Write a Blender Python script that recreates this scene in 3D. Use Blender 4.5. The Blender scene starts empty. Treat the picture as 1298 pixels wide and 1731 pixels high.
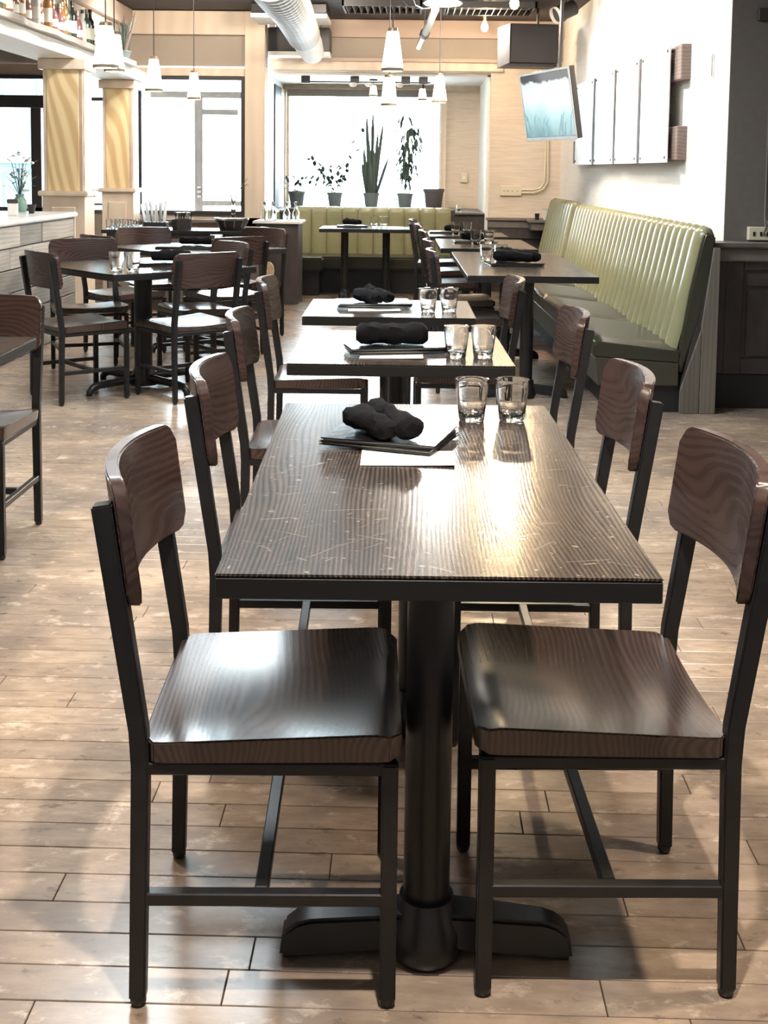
import bpy, bmesh, math, random
from mathutils import Vector, Matrix, noise as mnoise
PI = math.pi
random.seed(7)
S = bpy.context.scene
C = S.collection

# ------------------------------------------------------------------ camera
# world: X right, Y into the room along its side walls, Z up, metres; the camera stands at the origin, eye height 1.34
PITCH, ROLL, YAW, EYE = .0905, .0125, .022, 1.34
fw = Vector((-math.sin(YAW)*math.cos(PITCH), math.cos(YAW)*math.cos(PITCH), -math.sin(PITCH)))
rt = Vector((math.cos(YAW), math.sin(YAW), 0)); up = rt.cross(fw)
r2 = rt*math.cos(ROLL) + up*math.sin(ROLL); u2 = up*math.cos(ROLL) - rt*math.sin(ROLL)
cd = bpy.data.cameras.new('camera'); cam = bpy.data.objects.new('camera', cd); C.objects.link(cam)
M = Matrix((r2, u2, -fw)).transposed().to_4x4(); M.translation = (0, 0, EYE); cam.matrix_world = M
cd.sensor_fit = 'AUTO'; cd.sensor_width = 36; cd.lens = 2000/1731*36; cd.shift_y = -396/1731
cd.clip_start = .02; cd.clip_end = 200
S.camera = cam

# ------------------------------------------------------------------ world, lights, exposure
w = bpy.data.worlds.new('world'); S.world = w; w.use_nodes = True
bg = w.node_tree.nodes['Background']; bg.inputs[0].default_value = (.80, .93, 1, 1); bg.inputs[1].default_value = 20
S.view_settings.view_transform = 'Standard'; S.view_settings.look = 'None'
S.view_settings.gamma = 1; S.view_settings.exposure = 0.75
try: S.view_settings.use_curve_mapping = False
except Exception: pass
S.cycles.use_denoising = True
S.cycles.max_bounces = 8; S.cycles.diffuse_bounces = 4; S.cycles.glossy_bounces = 4; S.cycles.transmission_bounces = 8; S.cycles.transparent_max_bounces = 12
S.cycles.sample_clamp_indirect = 8
S.cycles.caustics_refractive = False

def light(name, kind, loc, power, col, size=.1, target=None, **kw):
    d = bpy.data.lights.new(name, kind); d.energy = power; d.color = col
    o = bpy.data.objects.new(name, d); C.objects.link(o); o.location = loc
    if kind == 'AREA':
        d.shape = 'RECTANGLE'; d.size = kw.get('sx', size); d.size_y = kw.get('sy', size)
    else: d.shadow_soft_size = size
    if kind == 'SPOT': d.spot_size = kw.get('spot', 1.2); d.spot_blend = kw.get('blend', .6)
    if target is not None:
        o.rotation_euler = (Vector(target)-Vector(loc)).to_track_quat('-Z', 'Y').to_euler()
    if kw.get('portal'): d.cycles.is_portal = True
    return o
WARM = (1, .86, .70); SOFT = (1, .93, .84); DAY = (.85, .95, 1)
light('portal_bay', 'AREA', (-.6, 14.9, 1.6), 1, (1, 1, 1), sx=2.1, sy=1.6, target=(-.6, 0, 1.6), portal=True)
light('portal_door', 'AREA', (-2.35, 12.6, 1.6), 1, (1, 1, 1), sx=1.2, sy=1.6, target=(-2.35, 0, 1.6), portal=True)
light('portal_bar', 'AREA', (-4.0, 12.6, 1.6), 1, (1, 1, 1), sx=1.7, sy=1.6, target=(-4.0, 0, 1.6), portal=True)
# ceiling lamps outside the picture above the tables, and added unseen fill lights
light('lamp_front', 'SPOT', (.10, 1.10, 2.9), 220, SOFT, .035, (.1, 1.9, 0), spot=1.9, blend=.5)
light('lamp_right', 'SPOT', (1.35, 2.0, 2.9), 150, WARM, .06, (1.2, 2.6, 0), spot=1.6, blend=.6)
light('lamp_left', 'SPOT', (-1.5, 3.2, 2.9), 130, WARM, .07, (-1.3, 3.4, 0), spot=1.9, blend=.7)
light('glare_fill_panel', 'AREA', (-.72, 5.3, 2.93), 110, DAY, sx=1.7, sy=1.2, target=(-.72, 5.3, 0))  # added panel with no real fixture, brightens seats and left floor
light('ceiling_fill', 'AREA', (-1.0, 3.0, 2.92), 20, SOFT, sx=3.5, sy=3.2, target=(-1.0, 3.0, 0))  # unseen area fill added over the front of the room
for px_, py_ in ((-2.2, 6.6), (-1.3, 8.6), (.6, 7.0), (.3, 10.0)): light('fill_spot', 'SPOT', (px_, py_, 2.92), 45, SOFT, .08, (px_, py_-.01, 0), spot=2.2, blend=.9)  # added fill spots for the far half
light('ceiling_fill', 'AREA', (0, -.5, 2.92), 14, SOFT, sx=4, sy=3, target=(0, -.5, 0))  # same added fill around the camera
for y in (7.8, 9.3, 10.8, 12.2):
    light('wall_washer', 'SPOT', (.75, y, 2.92), 75, (1, .97, .93), .08, (1.8, y, 1.75), spot=1.8, blend=.9)
for y in (7.4, 9.4, 11.4):
    light('shelf_washer', 'SPOT', (-1.9, y, 2.92), 80, (1, .97, .90), .08, (-2.95, y, 2.1), spot=1.9, blend=.9)
light('far_wall_washer', 'SPOT', (-.9, 10.9, 2.92), 60, WARM, .1, (-1.0, 12.9, 2.2), spot=2.2, blend=.9)
light('far_wall_washer', 'SPOT', (-2.3, 10.6, 2.92), 70, WARM, .1, (-2.5, 12.7, 2.0), spot=2.2, blend=.9)

# ------------------------------------------------------------------ materials
MATS = {}
def P(mat): return mat.node_tree.nodes['Principled BSDF']
def basic(name, col, rough=.5, metal=0, spec=.5, emit=None, es=1, coat=0, trans=0, ior=1.45):
    m = bpy.data.materials.new(name); m.use_nodes = True; p = P(m)
    p.inputs['Base Color'].default_value = (*col, 1); p.inputs['Roughness'].default_value = rough
    p.inputs['Metallic'].default_value = metal; p.inputs['Specular IOR Level'].default_value = spec
    p.inputs['Coat Weight'].default_value = coat; p.inputs['Transmission Weight'].default_value = trans; p.inputs['IOR'].default_value = ior
    if emit: p.inputs['Emission Color'].default_value = (*emit, 1); p.inputs['Emission Strength'].default_value = es
    MATS[name] = m; return m
def nd(m, t, **kw):
    n = m.node_tree.nodes.new(t)
    for k, v in kw.items():
        if k in n.inputs: n.inputs[k].default_value = v
        else: setattr(n, k, v)
    return n
def lk(m, a, b): m.node_tree.links.new(a, b)
def ramp(m, stops):
    r = nd(m, 'ShaderNodeValToRGB'); e = r.color_ramp.elements
    while len(e) < len(stops): e.new(.5)
    for el, (p, c) in zip(e, stops): el.position = p; el.color = (*c, 1) if len(c) == 3 else c
    return r
def objcoord(m, scale=(1, 1, 1), world=False):
    """object coordinates shifted by a random amount per object and per loose piece, so alike pieces differ"""
    tc = nd(m, 'ShaderNodeTexCoord'); mp = nd(m, 'ShaderNodeMapping'); mp.inputs['Scale'].default_value = scale
    if world:
        g = nd(m, 'ShaderNodeNewGeometry'); lk(m, g.outputs['Position'], mp.inputs['Vector']); return mp.outputs[0], None
    oi = nd(m, 'ShaderNodeObjectInfo'); g = nd(m, 'ShaderNodeNewGeometry')
    ad = nd(m, 'ShaderNodeMath', operation='ADD'); lk(m, oi.outputs['Random'], ad.inputs[0]); lk(m, g.outputs['Random Per Island'], ad.inputs[1])
    fr = nd(m, 'ShaderNodeMath', operation='FRACT'); lk(m, ad.outputs[0], fr.inputs[0])
    mu = nd(m, 'ShaderNodeMath', operation='MULTIPLY'); lk(m, fr.outputs[0], mu.inputs[0]); mu.inputs[1].default_value = 31
    va = nd(m, 'ShaderNodeVectorMath', operation='ADD'); lk(m, tc.outputs['Object'], va.inputs[0]); lk(m, mu.outputs[0], va.inputs[1])
    lk(m, va.outputs[0], mp.inputs['Vector'])
    return mp.outputs[0], fr.outputs[0]
def grain(m, co, axis, F, K, nscale=1.0):
    """ring-grain lines: sine of (distance across the grain + slow noise)"""
    sp = nd(m, 'ShaderNodeSeparateXYZ'); lk(m, co, sp.inputs[0])
    nz = nd(m, 'ShaderNodeTexNoise'); nz.inputs['Scale'].default_value = nscale; nz.inputs['Detail'].default_value = 1.5; nz.inputs['Roughness'].default_value = .35; lk(m, co, nz.inputs['Vector'])
    a = nd(m, 'ShaderNodeMath', operation='MULTIPLY'); lk(m, sp.outputs[axis], a.inputs[0]); a.inputs[1].default_value = F
    b = nd(m, 'ShaderNodeMath', operation='MULTIPLY_ADD'); lk(m, nz.outputs[0], b.inputs[0]); b.inputs[1].default_value = K; lk(m, a.outputs[0], b.inputs[2])
    c = nd(m, 'ShaderNodeMath', operation='SINE'); lk(m, b.outputs[0], c.inputs[0])
    d = nd(m, 'ShaderNodeMath', operation='MULTIPLY_ADD'); lk(m, c.outputs[0], d.inputs[0]); d.inputs[1].default_value = .5; d.inputs[2].default_value = .5
    return d.outputs[0]
def wood(name, dark, light_, scale=(1, 1, 1), axis='X', F=200, K=30, nscale=2, rough=.35, bump=.12, spec=.5, coat=0, tint=.0, mix=.5, rot=None):
    m = basic(name, light_, rough, spec=spec, coat=coat); p = P(m)
    co, rnd = objcoord(m, scale)
    if rot:
        mp = nd(m, 'ShaderNodeMapping'); mp.inputs['Rotation'].default_value = rot; lk(m, co, mp.inputs['Vector']); co = mp.outputs[0]
    g = grain(m, co, axis, F, K, nscale)
    nz = nd(m, 'ShaderNodeTexNoise'); nz.inputs['Scale'].default_value = 6; nz.inputs['Detail'].default_value = 6; lk(m, co, nz.inputs['Vector'])
    mx = nd(m, 'ShaderNodeMix', data_type='FLOAT'); mx.inputs[0].default_value = mix; lk(m, nz.outputs[0], mx.inputs[2]); lk(m, g, mx.inputs[3])
    r = ramp(m, [(.22, dark), (.78, light_)]); lk(m, mx.outputs[0], r.inputs[0])
    if tint:
        hs = nd(m, 'ShaderNodeHueSaturation'); lk(m, r.outputs[0], hs.inputs['Color'])
        ma = nd(m, 'ShaderNodeMapRange'); ma.inputs['To Min'].default_value = 1-tint; ma.inputs['To Max'].default_value = 1+tint
        lk(m, rnd, ma.inputs['Value']); lk(m, ma.outputs[0], hs.inputs['Value']); lk(m, hs.outputs[0], p.inputs['Base Color'])
    else: lk(m, r.outputs[0], p.inputs['Base Color'])
    rr = nd(m, 'ShaderNodeMapRange'); lk(m, mx.outputs[0], rr.inputs['Value']); rr.inputs['To Min'].default_value = rough*.85; rr.inputs['To Max'].default_value = rough*1.25; lk(m, rr.outputs[0], p.inputs['Roughness'])
    b = nd(m, 'ShaderNodeBump'); b.inputs['Strength'].default_value = bump; b.inputs['Distance'].default_value = .0015
    lk(m, mx.outputs[0], b.inputs['Height']); lk(m, b.outputs[0], p.inputs['Normal'])
    return m
chair_wood = wood('chair_wood', (.024, .014, .012), (.075, .044, .037), (1, .40, 1), 'Z', 300, 75, 6, .26, .05, mix=.22)
seat_wood = wood('seat_wood', (.026, .016, .013), (.080, .050, .041), (1, .28, 1), 'X', 520, 90, 6, .22, .04, mix=.34, coat=.35)
P(seat_wood).inputs['Coat Roughness'].default_value = .27
trim_wood = wood('trim_wood', (.66, .53, .42), (.77, .65, .52), (1, 1, .25), 'X', 40, 10, 3, .45, .04, mix=.25)
beam_wood = wood('beam_wood', (.50, .37, .30), (.58, .45, .37), (.25, 1, 1), 'Z', 40, 10, 3, .5, .04, mix=.25)
veneer = wood('swirl_veneer', (.66, .46, .24), (.86, .68, .40), (1.6, 1, .6), 'X', 46, 26, 1.2, .35, .02, mix=.85, rot=(0, .6, 0))
board_wood = wood('weathered_board', (.13, .115, .10), (.48, .45, .41), (1, .22, 1), 'Z', 220, 16, 6, .7, .4, tint=.35, mix=.12)
side_wood = wood('aged_side_board', (.11, .095, .078), (.20, .175, .14), (1, 1, .15), 'X', 260, 14, 6, .7, .2, tint=.1, mix=.2)
plank_sign = wood('rough_plank', (.17, .12, .10), (.34, .27, .24), (1, .15, 1), 'Z', 260, 14, 7, .8, .5, mix=.2)

# table top: dark stained ash with pale grain, scratches and worn specks
def table_mat():
    m = basic('table_wood', (.06, .04, .03), .22, spec=.30); p = P(m)
    co, _ = objcoord(m, (1, .16, 1))
    g = grain(m, co, 'X', 820, 120, 5.0)
    nz = nd(m, 'ShaderNodeTexNoise'); nz.inputs['Scale'].default_value = 26; nz.inputs['Detail'].default_value = 7; nz.inputs['Roughness'].default_value = .7; lk(m, co, nz.inputs['Vector'])
    mx = nd(m, 'ShaderNodeMix', data_type='FLOAT'); mx.inputs[0].default_value = .36; lk(m, nz.outputs[0], mx.inputs[2]); lk(m, g, mx.inputs[3])
    r = ramp(m, [(.26, (.009, .007, .006)), (.54, (.036, .025, .019)), (.80, (.12, .090, .070))]); lk(m, mx.outputs[0], r.inputs[0])
    # scratches: two sets of thin stretched voronoi lines
    tc = nd(m, 'ShaderNodeTexCoord'); last = None
    for ang, sc in ((.45, 5), (-.8, 7), (-.25, 4)):
        m0 = nd(m, 'ShaderNodeMapping'); m0.inputs['Rotation'].default_value = (0, 0, ang); lk(m, tc.outputs['Object'], m0.inputs['Vector']); mp = nd(m, 'ShaderNodeMapping'); mp.inputs['Scale'].default_value = (1, 9, 1); lk(m, m0.outputs[0], mp.inputs['Vector'])
        vo = nd(m, 'ShaderNodeTexVoronoi', feature='DISTANCE_TO_EDGE'); vo.inputs['Scale'].default_value = sc*.35; lk(m, mp.outputs[0], vo.inputs['Vector'])
        n2 = nd(m, 'ShaderNodeTexNoise'); n2.inputs['Scale'].default_value = 7; lk(m, mp.outputs[0], n2.inputs['Vector'])
        lt = nd(m, 'ShaderNodeMath', operation='LESS_THAN'); lk(m, vo.outputs[0], lt.inputs[0]); lt.inputs[1].default_value = .0042
        g2 = nd(m, 'ShaderNodeMath', operation='GREATER_THAN'); lk(m, n2.outputs[0], g2.inputs[0]); g2.inputs[1].default_value = .62
        ml = nd(m, 'ShaderNodeMath', operation='MULTIPLY'); lk(m, lt.outputs[0], ml.inputs[0]); lk(m, g2.outputs[0], ml.inputs[1])
        if last is None: last = ml.outputs[0]
        else:
            a = nd(m, 'ShaderNodeMath', operation='MAXIMUM'); lk(m, last, a.inputs[0]); lk(m, ml.outputs[0], a.inputs[1]); last = a.outputs[0]
    sp = nd(m, 'ShaderNodeTexNoise'); sp.inputs['Scale'].default_value = 60; sp.inputs['Detail'].default_value = 2; lk(m, tc.outputs['Object'], sp.inputs['Vector'])
    g3 = nd(m, 'ShaderNodeMath', operation='GREATER_THAN'); lk(m, sp.outputs[0], g3.inputs[0]); g3.inputs[1].default_value = .70
    a = nd(m, 'ShaderNodeMath', operation='MAXIMUM'); lk(m, last, a.inputs[0]); lk(m, g3.outputs[0], a.inputs[1])
    f = nd(m, 'ShaderNodeMath', operation='MULTIPLY'); lk(m, a.outputs[0], f.inputs[0]); f.inputs[1].default_value = .5
    mc = nd(m, 'ShaderNodeMix', data_type='RGBA'); lk(m, f.outputs[0], mc.inputs['Factor']); lk(m, r.outputs[0], mc.inputs[6]); mc.inputs[7].default_value = (.30, .26, .22, 1)
    lk(m, mc.outputs[2], p.inputs['Base Color'])
    rs = nd(m, 'ShaderNodeMapRange'); lk(m, mx.outputs[0], rs.inputs['Value']); rs.inputs['From Min'].default_value = .3; rs.inputs['From Max'].default_value = .75; rs.inputs['To Min'].default_value = .10; rs.inputs['To Max'].default_value = .42; lk(m, rs.outputs[0], p.inputs['Specular IOR Level'])
    rr = nd(m, 'ShaderNodeMapRange'); lk(m, mx.outputs[0], rr.inputs['Value']); rr.inputs['To Min'].default_value = .26; rr.inputs['To Max'].default_value = .14; lk(m, rr.outputs[0], p.inputs['Roughness'])
    b = nd(m, 'ShaderNodeBump'); b.inputs['Strength'].default_value = .08; b.inputs['Distance'].default_value = .0015; lk(m, mx.outputs[0], b.inputs['Height']); lk(m, b.outputs[0], p.inputs['Normal'])
    return m
table_wood = table_mat()

# floor planks: honey maple worn pale, grey smudges, black specks
def floor_mat():
    m = basic('floor_plank_wood', (.4, .27, .18), .27, spec=.55); p = P(m)
    co, rnd = objcoord(m, (1.3, 4, 1))
    nz = nd(m, 'ShaderNodeTexNoise'); nz.inputs['Scale'].default_value = 7; nz.inputs['Detail'].default_value = 6; nz.inputs['Roughness'].default_value = .65; lk(m, co, nz.inputs['Vector'])
    r = ramp(m, [(.25, (.24, .170, .118)), (.5, (.37, .268, .188)), (.75, (.52, .39, .285))]); lk(m, nz.outputs[0], r.inputs[0])
    hs = nd(m, 'ShaderNodeHueSaturation'); lk(m, r.outputs[0], hs.inputs['Color'])
    ma = nd(m, 'ShaderNodeMapRange'); ma.inputs['To Min'].default_value = .82; ma.inputs['To Max'].default_value = 1.12; lk(m, rnd, ma.inputs['Value']); lk(m, ma.outputs[0], hs.inputs['Value'])
    g = nd(m, 'ShaderNodeNewGeometry')
    s1 = nd(m, 'ShaderNodeTexNoise'); s1.inputs['Scale'].default_value = 1.9; s1.inputs['Detail'].default_value = 5; s1.inputs['Roughness'].default_value = .6; lk(m, g.outputs['Position'], s1.inputs['Vector'])
    r1 = ramp(m, [(.38, (0, 0, 0)), (.60, (1, 1, 1))]); lk(m, s1.outputs[0], r1.inputs[0])
    f1 = nd(m, 'ShaderNodeMath', operation='MULTIPLY'); lk(m, r1.outputs[0], f1.inputs[0]); f1.inputs[1].default_value = .72
    m1 = nd(m, 'ShaderNodeMix', data_type='RGBA'); lk(m, f1.outputs[0], m1.inputs['Factor']); lk(m, hs.outputs[0], m1.inputs[6]); m1.inputs[7].default_value = (.17, .13, .108, 1)
    s2 = nd(m, 'ShaderNodeTexNoise'); s2.inputs['Scale'].default_value = 9; s2.inputs['Detail'].default_value = 9; s2.inputs['Roughness'].default_value = .7
    mp = nd(m, 'ShaderNodeMapping'); mp.inputs['Scale'].default_value = (1.0, 1.7, 1); lk(m, g.outputs['Position'], mp.inputs['Vector']); lk(m, mp.outputs[0], s2.inputs['Vector'])
    r2_ = ramp(m, [(.56, (0, 0, 0)), (.66, (1, 1, 1))]); lk(m, s2.outputs[0], r2_.inputs[0])
    m2 = nd(m, 'ShaderNodeMix', data_type='RGBA'); f2 = nd(m, 'ShaderNodeMath', operation='MULTIPLY'); lk(m, r2_.outputs[0], f2.inputs[0]); f2.inputs[1].default_value = .55
    lk(m, f2.outputs[0], m2.inputs['Factor']); lk(m, m1.outputs[2], m2.inputs[6]); m2.inputs[7].default_value = (.68, .54, .42, 1)
    r3 = ramp(m, [(.33, (1, 1, 1)), (.41, (0, 0, 0))]); lk(m, s2.outputs[0], r3.inputs[0])
    m3 = nd(m, 'ShaderNodeMix', data_type='RGBA'); f3 = nd(m, 'ShaderNodeMath', operation='MULTIPLY'); lk(m, r3.outputs[0], f3.inputs[0]); f3.inputs[1].default_value = .7
    lk(m, f3.outputs[0], m3.inputs['Factor']); lk(m, m2.outputs[2], m3.inputs[6]); m3.inputs[7].default_value = (.09, .065, .055, 1)
    lk(m, m3.outputs[2], p.inputs['Base Color'])
    rr = nd(m, 'ShaderNodeMapRange'); lk(m, s1.outputs[0], rr.inputs['Value']); rr.inputs['To Min'].default_value = .16; rr.inputs['To Max'].default_value = .34; lk(m, rr.outputs[0], p.inputs['Roughness'])
    b = nd(m, 'ShaderNodeBump'); b.inputs['Strength'].default_value = .06; b.inputs['Distance'].default_value = .002; lk(m, s2.outputs[0], b.inputs['Height']); lk(m, b.outputs[0], p.inputs['Normal'])
    return m
floor_wood = floor_mat()

def textured(name, col, rough, sc, strength, stretch=(1, 1, 1), vary=.12):
    m = basic(name, col, rough); p = P(m)
    co, _ = objcoord(m, stretch, world=True)
    nz = nd(m, 'ShaderNodeTexNoise'); nz.inputs['Scale'].default_value = sc; nz.inputs['Detail'].default_value = 4; lk(m, co, nz.inputs['Vector'])
    r = ramp(m, [(.3, tuple(c*(1-vary) for c in col)), (.7, tuple(min(1, c*(1+vary)) for c in col))]); lk(m, nz.outputs[0], r.inputs[0]); lk(m, r.outputs[0], p.inputs['Base Color'])
    b = nd(m, 'ShaderNodeBump'); b.inputs['Strength'].default_value = strength; b.inputs['Distance'].default_value = .004; lk(m, nz.outputs[0], b.inputs['Height']); lk(m, b.outputs[0], p.inputs['Normal'])
    return m
white_wall = textured('white_grasscloth', (.86, .83, .78), .8, 6, .25, (.6, .6, 9), .04)
beige_wall = textured('beige_grasscloth', (.72, .60, .485), .8, 6, .3, (.6, .6, 9), .10)
grey_wall = textured('taupe_paint', (.40, .345, .29), .8, 3, .05, vary=.04)
dark_grey_wall = textured('grey_plaster', (.155, .135, .118), .85, 30, .15, vary=.05)
ceil_paint = textured('dark_ceiling', (.055, .045, .045), .7, 5, .1, vary=.15)
white_paint = textured('white_plaster', (.86, .84, .80), .6, 12, .1, vary=.04)
wains = textured('dark_wainscot', (.050, .040, .038), .5, 14, .3, (1, 1, .3), .25)
wains_cap = textured('wainscot_cap', (.13, .11, .10), .45, 10, .1, (.3, 1, 1), .15)
grey_trim = textured('grey_painted_trim', (.17, .15, .135), .5, 10, .1, vary=.1)
black_metal = textured('black_metal', (.011, .0105, .011), .36, 22, .12, vary=.25)
black_metal.node_tree.nodes['Principled BSDF'].inputs['Specular IOR Level'].default_value = .5
black_edge = basic('black_table_edge', (.009, .008, .0075), .45)
black_plastic = basic('black_plastic', (.022, .02, .022), .4)
black_frame = basic('black_frame', (.03, .028, .03), .5)
vinyl_olive = textured('olive_vinyl', (.245, .232, .128), .26, 8, .06, vary=.06)
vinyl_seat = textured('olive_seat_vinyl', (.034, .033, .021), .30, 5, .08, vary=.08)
vinyl_dark = textured('dark_seat_vinyl', (.05, .045, .03), .45, 8, .1, vary=.08)
kick_black = basic('black_kick', (.014, .013, .014), .6)
napkin_cloth = textured('black_cloth', (.0045, .0042, .005), .95, 180, .5, vary=.3)
napkin_cloth.node_tree.nodes['Principled BSDF'].inputs['Specular IOR Level'].default_value = .15
menu_black = basic('menu_cover', (.008, .0078, .009), .18)
paper = basic('white_paper', (.85, .82, .76), .7)
pendant_glass = basic('pendant_glass', (.95, .93, .86), .3, emit=(1, .93, .78), es=4.0)
pendant_rim = basic('pendant_rim', (.22, .18, .12), .5)
brass = basic('aged_brass', (.35, .27, .17), .4, metal=.7)
cord_mat = basic('cord', (.05, .045, .04), .6)
duct_white = textured('white_duct', (.42, .42, .41), .5, 10, .1, vary=.04)
bulb_mat = basic('glowing_bulb', (1, .9, .7), .3, emit=(1, .80, .50), es=30)
leaf_mat = basic('leaf', (.035, .055, .045), .5)
leaf_pale = basic('pale_leaf', (.16, .28, .24), .5)
pot_grey = basic('grey_pot', (.13, .16, .17), .6)
pot_dark = basic('dark_pot', (.09, .08, .085), .55)
soil = basic('soil', (.03, .022, .018), .95)
steel = basic('steel', (.55, .55, .55), .25, metal=1)
ivory = basic('ivory_plastic', (.72, .64, .48), .5)
floor_base = basic('floor_gap', (.035, .022, .016), .8)
concrete = textured('sidewalk', (.5, .5, .5), .9, 4, .2)
facade = textured('pale_facade', (.055, .080, .086), .85, 2, .1)
facade_dark = basic('facade_window_surround', (.02, .03, .034), .6)  # dark tone of the building's window surrounds
shelf_wood = wood('shelf_wood', (.30, .26, .23), (.72, .66, .58), (1, .2, 1), 'X', 60, 20, 5, .6, .3)
counter_top = textured('pale_counter', (.70, .67, .62), .25, 5, .05, vary=.08)
white_cloth = basic('white_cloth', (.85, .85, .84), .8)
tan_weave = textured('tan_weave', (.62, .48, .30), .7, 60, .4, vary=.2)

def glass_mat(name, tint=(1, 1, 1), rough=0.0):
    m = basic(name, tint, rough, trans=1, ior=1.47); return m
tumbler_glass = glass_mat('tumbler_glass')
def pane_mat(name, tint=(.97, .99, 1), refl=.5):
    m = bpy.data.materials.new(name); m.use_nodes = True; nt = m.node_tree; nt.nodes.clear()
    o = nt.nodes.new('ShaderNodeOutputMaterial'); t = nt.nodes.new('ShaderNodeBsdfTransparent'); g = nt.nodes.new('ShaderNodeBsdfGlossy')
    f = nt.nodes.new('ShaderNodeFresnel'); f.inputs[0].default_value = 1.45; mx = nt.nodes.new('ShaderNodeMixShader')
    t.inputs[0].default_value = (*tint, 1); g.inputs['Roughness'].default_value = .02
    nt.links.new(f.outputs[0], mx.inputs[0]); nt.links.new(t.outputs[0], mx.inputs[1]); nt.links.new(g.outputs[0], mx.inputs[2]); nt.links.new(mx.outputs[0], o.inputs[0])
    return m
pane_glass = pane_mat('window_glass'); acrylic = pane_mat('clear_acrylic', (.93, .97, .98))
def bottle_glass(name, c): return basic(name, c, .08, spec=.8)
bottle_mats = {'clear': bottle_glass('b_clear', (.62, .62, .58)), 'amber': bottle_glass('b_amber', (.30, .14, .05)), 'green': bottle_glass('b_green', (.05, .10, .06)),
               'dark': bottle_glass('b_dark', (.03, .025, .025)), 'red': bottle_glass('b_red', (.25, .12, .11))}
panel_glare = basic('panel_reflection_white', (.80, .84, .86), .35, spec=.3)  # white in the colour stands in for bright reflections on clear panels
label_paper = basic('label_paper', (.80, .76, .66), .7)

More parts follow.
